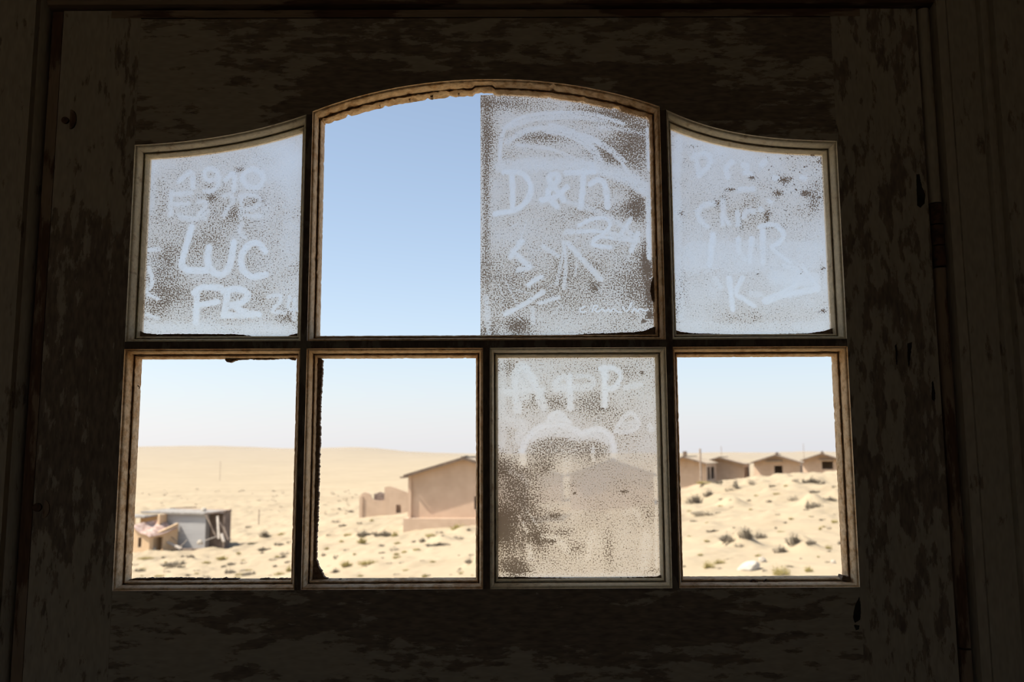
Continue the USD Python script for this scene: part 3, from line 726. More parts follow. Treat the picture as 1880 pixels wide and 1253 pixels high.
B4 = [(*z4([(640, 375)])[0], 12, 8, .2, .75), (*z4([(610, 440)])[0], 9, 6, .2, .7), (*z4([(740, 440)])[0], 8, 6, .2, .85), (*z4([(480, 362)])[0], 8, 6, .1, .7), (*z4([(305, 490)])[0], 7, 7, .1, .7), (*z4([(342, 475)])[0], 7, 10, .1, .5), (*z4([(380, 422)])[0], 12, 3, .1, .8), (*z4([(790, 460)])[0], 16, 30, .1, .42),
      (*z4([(130, 900)])[0], 10, 40, .1, .44), (*z4([(115, 1020)])[0], 5, 24, .1, .6), (*z4([(830, 1018)])[0], 7, 4, .1, .9), (*z4([(832, 808)])[0], 6, 4, .1, .8), (*z4([(720, 830)])[0], 4, 6, .1, .8), (*z4([(640, 795)])[0], 10, 4, .1, .5), (*z4([(132, 538)])[0], 6, 6, .1, .7), (*z4([(440, 560)])[0], 130, 70, .2, .05), (*z4([(555, 555)])[0], 5, 14, .1, .5), (*z4([(590, 605)])[0], 20, 3, .1, .5), (*z4([(585, 858)])[0], 3, 3, 0, .9), (*z4([(508, 836)])[0], 4, 2, 0, .8),
      (*z4([(430, 590)])[0], 4, 14, .1, .4), (*z4([(300, 200)])[0], 60, 40, -.2, 0), (*z4([(200, 210)])[0], 14, 5, .1, .4), (*z4([(400, 1060)])[0], 130, 30, .15, .03)]
for _ in range(60):
    x, y = r3.uniform(560, 830), r3.uniform(250, 560)
    B4.append((*z4([(x, y)])[0], 1.6, 1.6, 0, r3.uniform(.5, 1.0)))
tr_top = top_right - [0, .0113]
pane('pane', X['g'] + INS, X['h'] - INS, R1 + INS, tr_top, S4, B4, .57, 'lightly frosted dusty glass pane with faint finger-written letters above a K', 3)

S7 = []
for pts, w_, st in ([(185, 345), (170, 240), (180, 150), (215, 135), (255, 200), (310, 335)], 22, .75), ([(120, 262), (300, 250)], 22, .65), ([(200, 180), (215, 280)], 34, .6), ([(432, 190), (436, 335)], 17, .75), ([(360, 225), (390, 185), (430, 190)], 14, .6), ([(360, 245), (535, 235)], 18, .55), ([(470, 185), (540, 185), (550, 225)], 12, .5), \
        ([(600, 145), (602, 325)], 17, .9), ([(580, 150), (650, 142), (685, 190), (650, 245), (600, 245)], 13, .85), ([(700, 240), (770, 225)], 14, .5), ([(210, 600), (205, 520), (240, 470), (300, 425), (380, 415), (450, 440), (490, 468), (540, 440), (600, 445), (640, 490), (645, 570)], 17, .85), \
        ([(250, 480), (350, 440), (470, 480), (560, 460), (620, 500)], 22, .6), ([(330, 400), (372, 345), (430, 408)], 14, .75), ([(350, 390), (410, 395)], 18, .7), ([(652, 450), (680, 395), (735, 350), (775, 430), (700, 456), (655, 450)], 12, .65), ([(690, 420), (750, 415)], 16, .55), ([(545, 530), (547, 592)], 10, .6), ([(140, 400), (220, 420), (190, 500)], 26, .5), \
        ([(420, 600), (410, 720)], 26, .35), ([(640, 600), (470, 800)], 60, .25), ([(300, 950), (370, 960), (420, 1020)], 16, .4), ([(240, 1000), (245, 1060)], 16, .4), ([(800, 950), (790, 1100)], 24, .4), ([(150, 640), (240, 700)], 12, .3), ([(700, 840), (760, 830), (770, 880)], 16, .3), ([(540, 930), (520, 1060)], 12, .3), ([(96, 1140), (400, 1150), (860, 1140)], 14, .4), \
        ([(190, 860), (230, 930)], 8, .4), ([(230, 830), (290, 920)], 6, .4), ([(110, 110), (110, 520)], 18, .4), ([(815, 420), (825, 440)], 14, .6), ([(845, 620), (850, 1100)], 8, .6):
    S7.append((z7(pts), w_, st, .85))
B7 = [(*z7([(100, 620)])[0], 22, 24, .3, .38), (*z7([(190, 680)])[0], 34, 40, .25, .36), (*z7([(150, 820)])[0], 30, 46, .3, .36), (*z7([(105, 890)])[0], 14, 22, .4, .75), (*z7([(250, 850)])[0], 28, 34, .2, .3), (*z7([(120, 950)])[0], 26, 30, .3, .42), (*z7([(285, 960)])[0], 20, 18, .35, .55), (*z7([(150, 1100)])[0], 26, 20, .35, .52), (*z7([(190, 1130)])[0], 20, 12, .3, .4),
      (*z7([(360, 855)])[0], 14, 8, .25, .42), (*z7([(340, 520)])[0], 40, 22, .25, .26), (*z7([(540, 540)])[0], 36, 26, .25, .26), (*z7([(320, 620)])[0], 14, 14, .2, .34), (*z7([(430, 710)])[0], 16, 8, .2, .32), (*z7([(458, 748)])[0], 3, 3, .2, 1.0), (*z7([(695, 740)])[0], 6, 3, .2, .7), (*z7([(780, 170)])[0], 3, 3, .2, .9), (*z7([(600, 340)])[0], 10, 4, .2, .55), (*z7([(380, 320)])[0], 30, 16, .2, .22),
      (*z7([(360, 975)])[0], 10, 4, .2, .7), (*z7([(460, 1010)])[0], 26, 16, .2, .28), (*z7([(620, 1000)])[0], 12, 30, .2, .28), (*z7([(120, 140)])[0], 30, 12, .3, .3), (*z7([(250, 300)])[0], 40, 16, .2, .16), (*z7([(240, 1040)])[0], 60, 60, .1, .14), (*z7([(400, 935)])[0], 20, 8, .15, .3), (*z7([(560, 340)])[0], 50, 26, .2, .12)]
pane('pane', X['e'] + INS, X['f'] - INS, R3 + INS, flat(X['e'] + INS, X['f'] - INS, R2 - INS), S7, B7, .80, 'grimy glass pane with a finger-drawn heart under A + P', 4)


# ------------------------------------------------------------------ old putty, sand and nails left in the openings
def ragged(pts, y0=.0310, y1=.0400, jit=1.0, seed=0, name='putty_remnant', m=None):
    q = [np.array(xz(px, py, D + y0)) for px, py in pts]
    out = []
    r = np.random.default_rng(seed)
    for a, b in zip(q, q[1:] + q[:1]):
        n = max(1, int(np.linalg.norm(b - a) / .0022))
        for k in range(n):
            out.append(a + (b - a) * k / n + r.normal(0, .00042 * jit, 2))
    poly = Polygon(out).buffer(0)
    poly = max(getattr(poly, 'geoms', [poly]), key=lambda g: g.area)
    obj(name, extrude_xz(poly, D + y0, D + y1), m or M_putty, door)


z5, z6, z2, z8 = tf(190, 620, .3831), tf(540, 620, .3831), tf(560, 130, .4152), tf(1210, 620, .3831)
ragged(z5([(112, 1172), (118, 1163), (150, 1156), (250, 1154), (380, 1153), (508, 1157), (511, 1172)]), seed=1)
ragged(z5([(516, 1172), (516, 1158), (560, 1156), (562, 1172)]), seed=2)
ragged(z5([(567, 1172), (568, 1155), (645, 1157), (650, 1172)]), seed=3)
ragged(z5([(748, 1172), (750, 1157), (900, 1156), (900, 1172)]), seed=4)
ragged(z5([(583, 86), (583, 112), (597, 119), (612, 116), (640, 107), (700, 102), (760, 106), (840, 101), (885, 100), (905, 109), (917, 104), (917, 86)]), seed=5)
ragged(z6([(86, 92), (108, 92), (124, 96), (136, 112), (133, 200), (126, 330), (124, 480), (118, 620), (115, 800), (108, 960), (106, 1068), (122, 1108), (146, 1150), (165, 1160), (230, 1160), (290, 1166), (292, 1176), (86, 1176)]), seed=6, jit=1.3)
ragged(z2([(755, 1186), (758, 1172), (800, 1178), (802, 1186)]), seed=7)
for k, (x, y) in enumerate([(120, 212), (150, 203), (330, 154), (462, 129), (560, 119), (680, 106)]):
    wn = 3 + (k * 7) % 5
    ragged(z2([(x - wn, y - 14), (x - wn * .8, y - 5), (x - 1, y - 2.5), (x + wn * .7, y - 5.5), (x + wn, y - 14)]), y0=.028, seed=20 + k)
ragged(z1([(150, 1180), (152, 1140), (170, 1150), (230, 1157), (400, 1155), (620, 1157), (695, 1164), (720, 1172), (860, 1172), (890, 1160), (925, 1152), (925, 1182)]), y0=.0295, y1=.0349, seed=31, jit=.6)
ragged(z4([(100, 1140), (100, 1108), (130, 1118), (190, 1126), (400, 1131), (560, 1131), (760, 1126), (830, 1116), (885, 1098), (890, 1140)]), y0=.0295, y1=.0349, seed=32, jit=.5)
ragged(z3([(430, 1172), (520, 1164), (640, 1160), (740, 1156), (790, 1150), (845, 1128), (850, 1180), (430, 1182)]), y0=.0295, y1=.0349, seed=33, jit=.8)
ragged(z3([(70, 1185), (75, 1172), (180, 1168), (300, 1170), (420, 1176), (420, 1186)]), y0=.0295, y1=.0349, seed=34, jit=.8)
ragged(z7([(86, 1165), (90, 1150), (300, 1152), (500, 1157), (700, 1154), (850, 1148), (875, 1140), (880, 1165)]), y0=.0295, y1=.0349, seed=35, jit=.7)
ragged(z8([(100, 1170), (112, 1158), (250, 1158), (380, 1154), (410, 1158), (700, 1162), (880, 1158), (880, 1172)]), seed=36, jit=.5)
ragged(z8([(878, 1150), (884, 1142), (900, 1146), (915, 1150), (915, 1166), (878, 1166)]), y0=.016, y1=.036, seed=37)
ragged(z3([(838, 900), (826, 930), (822, 970), (830, 1010), (838, 1020)]), y0=.0295, y1=.0349, seed=38, jit=.6)


def squiggle(pts, r, y, name, m):
    q = np.array([np.array([*xz(px, py, D + y)]) for px, py in pts])
    for _ in range(2):
        q = np.vstack([q[:1], np.stack([.75 * q[:-1] + .25 * q[1:], .25 * q[:-1] + .75 * q[1:]], 1).reshape(-1, 2), q[-1:]])
    obj(name, tube(np.c_[q[:, 0], np.full(len(q), D + y), q[:, 1]], r, 7), m, door, smooth=50)


squiggle(z8([(436, 1172), (445, 1162), (460, 1164), (462, 1176), (448, 1180), (442, 1172)]), .0013, .020, 'bent_nail', M_iron)
squiggle(z8([(468, 1172), (485, 1182), (498, 1178), (502, 1168), (515, 1160)]), .0011, .020, 'bent_nail', M_iron)
squiggle(z5([(158, 222), (165, 232), (172, 236), (171, 246)]), .0007, .030, 'bent_nail', M_iron)

zr5, zr6 = tf(1540, 320, .3829), tf(1540, 780, .3774)
for k, pts in enumerate([zr5([(372, 0), (386, 0), (400, 60), (415, 100), (412, 140), (392, 160), (376, 150)]), zr5([(270, 822), (276, 815), (282, 850), (281, 915), (276, 912)]), zr5([(330, 812), (352, 806), (348, 835), (338, 925), (332, 910), (330, 850)]),
                         zr5([(446, 1000), (452, 990), (462, 1050), (460, 1090), (448, 1080)]), zr6([(100, 840), (108, 900), (104, 950), (80, 965), (70, 940), (78, 890)]), zr6([(74, 975), (100, 978), (98, 998), (84, 1000)])]):
    ragged(pts, y0=-.0006, y1=.002, seed=50 + k, jit=.5, name='gouge_shade', m=M_hole)  # thin dark plates: shade of slot, gouges and holes put into colour

# dark discs painting the blackness of two holes, with small catch plates beside
for (px, py, rr_) in ((121, 222, .0058), (70, 932, .0066)):
    c = xz(px, py)
    s = trimesh.creation.cylinder(radius=rr_, height=.006, sections=24)
    s.apply_transform(trimesh.transformations.rotation_matrix(math.pi / 2, [1, 0, 0])); s.apply_translation((c[0], D - .001, c[1]))
    obj('hole_disc', s, M_iron, door, smooth=40)
c = xz(131, 220)
arc = [(c[0] + .0145 * math.cos(q) * .62, c[1] + .0165 * math.sin(q)) for q in np.linspace(-1.5, 1.5, 15)] + [(c[0] - .001, c[1] + .0165), (c[0] - .001, c[1] - .0165)]
obj('catch_plate', extrude_xz(Polygon(arc).buffer(0), D - .003, D + .001), M_bead, door)
c = xz(82, 935)
arc = [(c[0] + .012 * math.cos(q) * .7, c[1] + .014 * math.sin(q)) for q in np.linspace(-1.9, 1.5, 15)]
obj('catch_plate', extrude_xz(Polygon(arc).buffer(0), D - .0025, D + .001), M_bead, door)


# ------------------------------------------------------------------ houses
def pent(w, he, ha):
    return Polygon([(-w / 2, -1.2), (w / 2, -1.2), (w / 2, he), (0, ha), (-w / 2, he)])


def house(name, label, loc, yaw, w, L, he, ha, over, openings=(), side_openings=(), ridge=True, roof_t=.10, side_over=.35, wall=None, chimney=None):
    """Gabled house: gable front at local y = 0 facing -y, ridge along +y. yaw turns it to the right."""
    t = thing(name, label, 'house', loc, -yaw)
    wall = wall or M_wall
    front = pent(w, he, ha)
    for (x0, x1, z0, z1) in openings:
        front = front.difference(sbox(x0, z0, x1, z1))
    obj('gable_wall', extrude_xz(front, 0, .3), wall, t)
    obj('gable_wall', extrude_xz(pent(w, he, ha), L - .3, L), wall, t)
    for s in (-1, 1):
        p = sbox(.3, -1.2, L - .3, he)
        if s == 1:
            for (y0, y1, z0, z1) in side_openings:
                p = p.difference(sbox(y0, z0, y1, z1))
        m = extrude_xz(p, 0, .3)
        v = m.vertices.copy()
        m = trimesh.Trimesh(np.c_[s * w / 2 - (v[:, 1] if s == 1 else -v[:, 1]), v[:, 0], v[:, 2]], m.faces, process=False)
        if m.volume < 0:
            m.invert()
        obj('side_wall', m, wall, t)
        sl = (ha - he) / (w / 2)
        x1 = w / 2 + side_over
        pr = Polygon([(0, ha + .02), (s * x1, he - sl * side_over + .02), (s * x1, he - sl * side_over + .02 + roof_t), (0, ha + .02 + roof_t)])
        obj('roof_slope', extrude_xz(pr, -over + .03, L + .2), M_roof, t)
        bb = Polygon([(0, ha - .10), (s * x1, he - sl * side_over - .10), (s * x1, he - sl * side_over + .03 + roof_t), (0, ha + .03 + roof_t)])
        obj('barge_board', extrude_xz(bb, -over, -over + .04), M_roof_dark, t)
    if ridge:
        obj('ridge_cap', bx(-.16, .16, -over, L + .2, ha + .06, ha + .06 + roof_t), M_roof_dark, t)
    for (x0, x1, z0, z1) in openings:
        fr_ = sbox(x0 - .04, z0 - .04, x1 + .04, z1 + .04).difference(sbox(x0 + .05, z0 + .05, x1 - .05, z1 - .05))
        obj('opening_frame', extrude_xz(fr_, .06, .16), M_darkwood, t)
    for (y0, y1, z0, z1) in side_openings:
        obj('opening_frame', trimesh.util.concatenate([bx(w / 2 - .2, w / 2 - .1, y0, y0 + .08, z0, z1), bx(w / 2 - .2, w / 2 - .1, y1 - .08, y1, z0, z1), bx(w / 2 - .2, w / 2 - .1, y0, y1, z1 - .08, z1)]), M_darkwood, t)
    if chimney:
        cx, cy, ch, cw = chimney
        obj('chimney', bx(cx - cw / 2, cx + cw / 2, cy - cw / 2, cy + cw / 2, ha - .5, ha + ch), M_roof_dark, t)
    return t


def u(Y):
    return Y / FPX


# the big gabled house
Yh = 70.0
pa, pl = at(852, 840, Yh), at(750, 974, Yh)
wb = 2 * (852 - 751) * u(Yh)
z0 = at(752, 952, Yh)[2]
hz_e = at(752, 873, Yh)[2] - z0
ha_ = pa[2] - z0 - .1
yaw_b = math.radians(5)
big = house('gabled_house', 'big plain gabled house on a low terrace, right half hidden behind the grimy pane', (pa[0], Yh, z0), yaw_b, wb, 11.0, hz_e, ha_, .55,
            openings=[(.80, 1.75, at(870, 936, Yh)[2] - z0, at(870, 912, Yh)[2] - z0)], chimney=(.05, .9, .22, .28))
hb = z0 - pl[2]
obj('terrace_wall', bx(-wb / 2 - .12, wb / 2 + .3, -1.5, -1.2, -hb - 1.5, .06), M_wall, big)
obj('terrace_wall', bx(-wb / 2 - .12, -wb / 2 + .2, -1.2, .05, -hb - 1.5, .06), M_wall, big)
obj('terrace_floor', bx(-wb / 2 + .2, wb / 2 + .3, -1.2, 0, -.5, .0), M_wall, big)
obj('corner_pilaster', bx(-wb / 2 - .04, -wb / 2 + .20, -.15, .02, -.6, hz_e - .02), M_wall, big)
obj('gutter', bx(-wb / 2 - .62, -wb / 2 - .36, -.55, 10, hz_e - .22, hz_e - .12), M_roof_dark, big)

# house hidden behind the grimy pane
Ym = 86.0
pm = at(1122, 846, Ym)
zz = at(1120, 936, Ym)[2]
house('gabled_house', 'gabled house seen only as a blurred shape through the grimy pane', (pm[0], Ym, zz), math.radians(8), 150 * u(Ym), 9, at(1050, 872, Ym)[2] - zz, pm[2] - zz, .5)
pm2 = at(1008, 866, 120); zz2 = at(1008, 936, 120)[2]
house('gabled_house', 'narrow far house, a bluish smear through the grimy pane left of the larger one', (pm2[0], 120, zz2), math.radians(5), 46 * u(120), 6, (at(1008, 874, 120)[2] - zz2), pm2[2] - zz2, .3)

# the row at the right
row = [  # px apex, py apex, half width px, py eaves, py base, Y, L, label
    (1257, 838.5, 37, 851.5, 884, 128, 9.5, 'nearest house of the right row, cut off by the mullion, with a pale overhanging roof', [], (-.3, 2.0, .85, .5)),
    (1322, 839.5, 40, 852.5, 880, 138, 8.0, 'second house from the left in the right row, windowless gable and shaded side', [], None),
    (1425, 835.0, 39, 849.5, 878, 134, 7.0, 'third house from the left in the right row, one dark square doorway in its gable', [(1421, 1434.5, 855.5, 870)], (0, 1.5, .45, .4)),
    (1509, 832.5, 36, 846.5, 872, 150, 7.0, 'house at the right end of the row, dark opening above a sand mound', [(1508, 1526, 847.5, 862)], (0, 1.2, .45, .35))]
for pxa, pya, hw, pye, pyb, Y, L, lab, ops, ch in row:
    a = at(pxa, pya, Y); zb_ = at(pxa, pyb, Y)[2]; yw = math.radians(21)
    k = u(Y) / math.cos(yw)
    op = [((x0 - pxa) * k, (x1 - pxa) * k, at(pxa, zb2, Y)[2] - zb_, at(pxa, zt2, Y)[2] - zb_) for x0, x1, zt2, zb2 in ops]
    he_ = at(pxa, pye, Y)[2] - zb_
    h_ = house('gabled_house', lab, (a[0], Y, zb_), yw, 2 * hw * k * .97, L, he_, a[2] - zb_ - .12, 1.4, openings=op,
               side_openings=[(.9, L * .35, .2, he_ - .5), (L * .45, L * .8, .2, he_ - .5)], chimney=ch, side_over=.3)
    if pxa == 1425:
        obj('door_hood', bx(-.9 * 1.0 - .6, .9, -.7, 0, op[0][3] + .55, op[0][3] + .68), M_roof, h_)
    if pxa == 1509:
        obj('door_hood', bx(-.5, 1.9, -.6, 0, op[0][3] + .15, op[0][3] + .27), M_roof, h_)

# the roofless ruin left of the big house
Yr = 112.0
k = u(Yr)
o = at(705.5, 950, Yr)
ruin = thing('roofless_ruin', 'small roofless ruin with broken wall top and dark square opening left of big house', 'ruin', (o[0], Yr, o[2]), -math.radians(4))


def rp(pts, Y, px0, py0):
    return Polygon([((x - px0) * u(Y), (py0 - y) * u(Y)) for x, y in pts])


zr = tf(650, 820, .1357)
low = [(75, 960), (75, 690), (100, 650), (140, 632), (180, 640), (215, 660), (240, 720), (290, 738), (340, 742), (410, 738), (412, 960)]
tall = [(408, 960), (410, 562), (440, 558), (480, 553), (520, 562), (740, 645), (760, 655), (760, 960)]
op = rp(zr([(565, 905), (565, 795), (635, 795), (635, 905)]), Yr, 705.5, 950)
lowp = rp(zr(low), Yr, 705.5, 950).union(sbox(-3.1, -1.5, 0, .3))
obj('low_wall', extrude_xz(lowp, 0, .3), M_wall, ruin)
obj('tall_wall', extrude_xz(rp(zr(tall), Yr, 705.5, 950).union(sbox(0, -1.5, 3.2, .3)).difference(op), -.06, .3), M_wall, ruin)
obj('corner_pier', bx((75 - 410) * .1357 * k - .02, (75 - 410) * .1357 * k + .38, -.10, .02, -1.2, 2.55), M_wall, ruin)
obj('back_wall', extrude_xz(rp(zr([(200, 960), (205, 668), (250, 655), (290, 640), (330, 655), (370, 650), (412, 656), (412, 960)]), Yr, 705.5, 950), 2.6, 2.9), M_brick, ruin)
obj('back_wall', bx(0, 3.2, 3.0, 3.3, -1.2, 1.9), M_wall, ruin)
obj('side_wall', bx(-3.1, -2.8, .3, 2.8, -1.2, 2.2), M_wall, ruin)
obj('cross_wall', bx(-.06, .24, .3, 3.0, -1.2, 2.3), M_wall, ruin)
obj('side_wall', bx(2.9, 3.2, .3, 3.0, -1.2, 1.9), M_wall, ruin)

# the collapsing shed at the left
Ys = 90.0
ks = u(Ys)
zw = tf(230, 920, .11702)
SX, SY = 310.0, 1000.0
SHED_YAW = math.radians(12)
o = at(SX, SY, Ys)
shed = thing('collapsing_shed', 'half collapsed shed with a grey concrete wall, broken reddish lean-to and open dark right end', 'shed', (o[0], Ys, o[2]), -SHED_YAW)


def sp(pts):
    return rp(zw(pts), Ys, SX, SY)


def sx(X_):
    return (230 + .11702 * X_ - SX) * ks


def sz(Y_):
    return (SY - 920 - .11702 * Y_) * ks


obj('concrete_wall', extrude_xz(sp([(600, 700), (620, 215), (1290, 222), (1292, 700)]).union(sbox(sx(600), -1.2, sx(1292), .4)), 0, .25), M_concrete, shed)
obj('rear_wall', bx(sx(120), sx(1294), 4.6, 4.85, -1.0, sz(190)), M_wall, shed)
obj('side_wall', bx(sx(1270), sx(1294), .25, 4.6, -1.0, sz(230)), M_concrete, shed)
obj('board_wall', bx(sx(1294), sx(1610), .75, .87, -1.0, sz(215)), M_darkwood, shed)
obj('end_wall', bx(sx(1590), sx(1622), -.1, .9, -1.0, sz(178)), M_darkwood, shed)
obj('wing_wall', bx(sx(600), sx(632), -1.25, .0, -1.0, sz(222)), M_wall_tan, shed)
obj('roof_slab', extrude_xz(Polygon([(sx(200), sz(215)), (sx(1290), sz(232)), (sx(1290), sz(205)), (sx(600), sz(196)), (sx(200), sz(188))]), -.25, 4.9), M_roof_grey, shed)
obj('roof_slab', extrude_xz(Polygon([(sx(1292), sz(228)), (sx(1630), sz(190)), (sx(1630), sz(162)), (sx(1292), sz(203))]), -.2, 1.0), M_darkwood, shed)
obj('roof_edge', extrude_xz(Polygon([(sx(190), sz(196)), (sx(190), sz(180)), (sx(660), sz(160)), (sx(660), sz(176))]), 4.9, 5.0), M_roof_dark, shed)
obj('left_roof', bx(sx(-120), sx(480), -2.3, .3, sz(262), sz(238)), M_roof_grey, shed)
obj('left_wall', extrude_xz(sbox(sx(-100), -1.6, sx(200), sz(262)).difference(sbox(sx(60), -1.6, sx(138), sz(510))), -1.3, -1.05), M_wall_tan, shed)
obj('left_wall', bx(sx(185), sx(632), -.1, .05, -1, sz(262)), M_wall_tan, shed)


def lx(X_):
    return sx(X_) + 1.42


fb = Polygon([(lx(195), -1.6), (lx(195), sz(385)), (lx(480), sz(515)), (lx(480), -1.6)])
fb = fb.difference(sbox(lx(292), sz(680), lx(348), sz(535)))
obj('lean_to_wall', extrude_xz(fb, -3.4, -3.2), M_wall_tan, shed)
obj('lean_to_wall', bx(lx(195), lx(195) + .2, -3.2, -1.3, -1.6, sz(395)), M_wall_tan, shed)
rw = Polygon([(0, -1.6), (0, sz(515)), (3.2, sz(360)), (3.2, -1.6)]).difference(sbox(.35, sz(745), 1.5, sz(540)))
m = extrude_xz(rw, 0, .2); v = m.vertices.copy()
m = trimesh.Trimesh(np.c_[lx(480) + .9 * (v[:, 0] / 3.2) - v[:, 1] * .9, -3.3 + v[:, 0], v[:, 2]], m.faces, process=False)
if m.volume < 0:
    m.invert()
obj('lean_to_wall', m, M_wall_tan, shed)
obj('window_frame', extrude_xz(sbox(lx(286), sz(688), lx(354), sz(528)).difference(sbox(lx(298), sz(674), lx(342), sz(541))), -3.38, -3.25), M_darkwood, shed)
# broken lean-to roofing: a sagging sheet and loose strips
V = []
nu, nv = 14, 10
for iu in range(nu):
    for iv in range(nv):
        a, b = iu / (nu - 1), iv / (nv - 1)
        x = lx(180) + (lx(500) - lx(180)) * a + b * .9
        y = -3.65 + 3.3 * b
        z = sz(375) + (sz(520) - sz(375)) * a + b * (sz(300) - sz(385)) + .07 * math.sin(9 * a + 5 * b) - .12 * math.sin(math.pi * a) * b
        V.append((x, y, z))
V = np.array(V)
I, J = np.meshgrid(np.arange(nu - 1), np.arange(nv - 1), indexing='ij')
q = np.stack([I * nv + J, I * nv + J + 1, (I + 1) * nv + J + 1, (I + 1) * nv + J], -1).reshape(-1, 4)
Fq = np.vstack([q, (q + len(V))[:, ::-1]])
rim = [i * nv for i in range(nu)] + [(nu - 1) * nv + j for j in range(1, nv)] + [i * nv + nv - 1 for i in range(nu - 2, -1, -1)] + [j for j in range(nv - 2, 0, -1)]
rim2 = rim[1:] + rim[:1]
Fq = np.vstack([Fq, [[a, b, b + len(V), a + len(V)] for a, b in zip(rim, rim2)]])
m = trimesh.Trimesh(np.vstack([V, V - [0, 0, .07]]), np.vstack([Fq[:, [0, 1, 2]], Fq[:, [0, 2, 3]]]), process=False)
trimesh.repair.fix_normals(m)
obj('lean_to_roof', m, M_roof_red, shed)


def wpt(X_, Y_, dy):
    c_, s_ = math.cos(SHED_YAW), math.sin(SHED_YAW)
    return np.array([o[0] + sx(X_) * c_ + dy * s_, Ys - sx(X_) * s_ + dy * c_, o[2] + sz(Y_)])


def plank(p, q, w, h, label, m, group=None, name='plank', cat='plank'):
    p, q = np.asarray(p), np.asarray(q)
    t = bar(p, q, w, h)
    obj(name, t, m, label=label, cat=cat, group=group, smooth=False)


plank(wpt(1515, 245, -.35), wpt(1585, 575, -.75), .22, .06, 'pale upright plank leaning on the open right end of the shed', M_timber)
plank(wpt(1310, 225, -.3), wpt(1545, 560, -.6), .10, .06, 'thin brown pole slanting down across the open right end of the shed', M_timber_brown, name='pole', cat='pole')
plank(wpt(1340, 215, -.4), wpt(1500, 520, -.6), .08, .05, 'thinner pole leaning left of the pale plank at the shed', M_timber_brown, name='pole', cat='pole')
plank(wpt(1560, 330, -.4), wpt(1790, 590, -.9), .16, .07, 'dark board propped against the far right corner of the shed', M_darkwood)
plank(wpt(1640, 400, -.5), wpt(1770, 580, -1.1), .14, .05, 'short grey board beside the dark propped board at the shed', M_timber_brown)
plank(wpt(690, 600, -1.2), wpt(1050, 715, -1.6), .26, .16, 'pale fallen beam lying tilted before the concrete wall', M_timber, name='fallen_beam', cat='beam')
plank(wpt(1090, 730, -1.7), wpt(1440, 725, -1.4), .24, .2, 'dark fallen beam on the sand right of the pale beam', M_timber_brown, name='fallen_beam', cat='beam')
plank(wpt(1062, 700, -2.1), wpt(1175, 575, -1.9), .07, .06, 'short stick standing up between the two fallen beams', M_timber, name='stick', cat='stick')
plank(wpt(630, 430, -.8), wpt(1000, 690, -1.0), .05, .05, 'long thin slat slanting from the lean-to over the concrete wall', M_timber_brown, name='slat', cat='slat')
plank(wpt(740, 430, -.6), wpt(800, 600, -.9), .06, .05, 'short slat hanging off the broken lean-to edge', M_timber, name='slat', cat='slat')
plank(wpt(1380, 600, -.9), wpt(1530, 545, -.6), .16, .1, 'stubby pale timber at the foot of the leaning poles', M_timber, name='timber_block', cat='timber')
plank(wpt(1640, 500, -.9), wpt(1720, 610, -1.3), .22, .12, 'pale timber lump at the right foot of the shed', M_timber, name='timber_block', cat='timber')


# ------------------------------------------------------------------ rocks
def rock(seed, sx_=1, sy_=1, sz_=1):
    m = trimesh.creation.icosphere(3, 1.0)
    d = meshkit.fbm(m.vertices * 1.3 + seed * 7.1, 3, seed=seed) - .5
    m.vertices = m.vertices * (1 + .6 * d[:, None]) * [sx_, sy_, sz_]
    m.vertices[:, 2] = np.maximum(m.vertices[:, 2], -.5 * sz_)
    return m


def put_rock(px, py, wpx, hpx, label, seed, roll=0.0, m=None, dy=0, p=None):
    p = hit(px, py) if p is None else p
    k = p[1] / FPX
    r = rock(seed, wpx * k / 2, wpx * k / 2.6, hpx * k / 1.5)
    if roll:
        r.apply_transform(trimesh.transformations.rotation_matrix(roll, [0, 1, 0]))
    r.apply_translation(p + [0, 0, hpx * k * .22])
    obj('rock', r, m or M_rock, label=label, cat='rock', smooth=50)


put_rock(1374, 1047, 44, 16, 'long white rock lying aslant on the sand below the two dark scrub mounds', 1, roll=-.36)
put_rock(1400, 1033, 13, 10, 'small round white rock at the upper end of the long white rock', 2)
put_rock(1530, 1035, 9, 7, 'tiny white stone near the right edge of the lower right opening', 3)
put_rock(297, 1009, 9, 7, 'pale stone in the shade just right of the lean-to', 4, p=wpt(560, 760, -3.0))
put_rock(310, 1003, 8, 6, 'second pale stone in the shade, right of the first beside the lean-to', 5, p=wpt(690, 725, -2.6))
put_rock(380, 997, 10, 8, 'pale lump of rubble at the lower right corner of the concrete wall', 6, p=wpt(1290, 655, -.9))
put_rock(366, 939, 9, 7, 'white lump lying on the roof of the shed', 7, p=wpt(1160, 185, 1.0), m=M_rock)

# ------------------------------------------------------------------ posts
def post(px, py0, py1, Y, wpx, label, base=None, m=None):
    b = at(px, py1, Y); t_ = at(px, py0, Y)
    gz_ = float(ground_z(b[0], b[1]))
    r = wpx * u(Y) / 2
    zb_ = min(b[2], gz_) - .3
    obj('post', tube([(b[0], b[1], zb_), (b[0], b[1], (zb_ + t_[2]) / 2), (b[0], b[1], t_[2])], r, 10), m or M_timber_brown, label=label, cat='post', smooth=50)


post(1287, 824.5, 886, 122, 3.4, 'tall dark pole before the nearest house of the right row')
post(1325.5, 820, 866, 190, 1.0, 'faint thin mast behind the second house of the right row')
post(1477, 815, 866, 190, .9, 'faint thin mast left of the rightmost house')
post(475, 936, 962, 120, 2.0, 'short dark post on the plain right of the shed')
post(404, 847, 872, 420, .7, 'faint far post below the dune ridge above the shed')

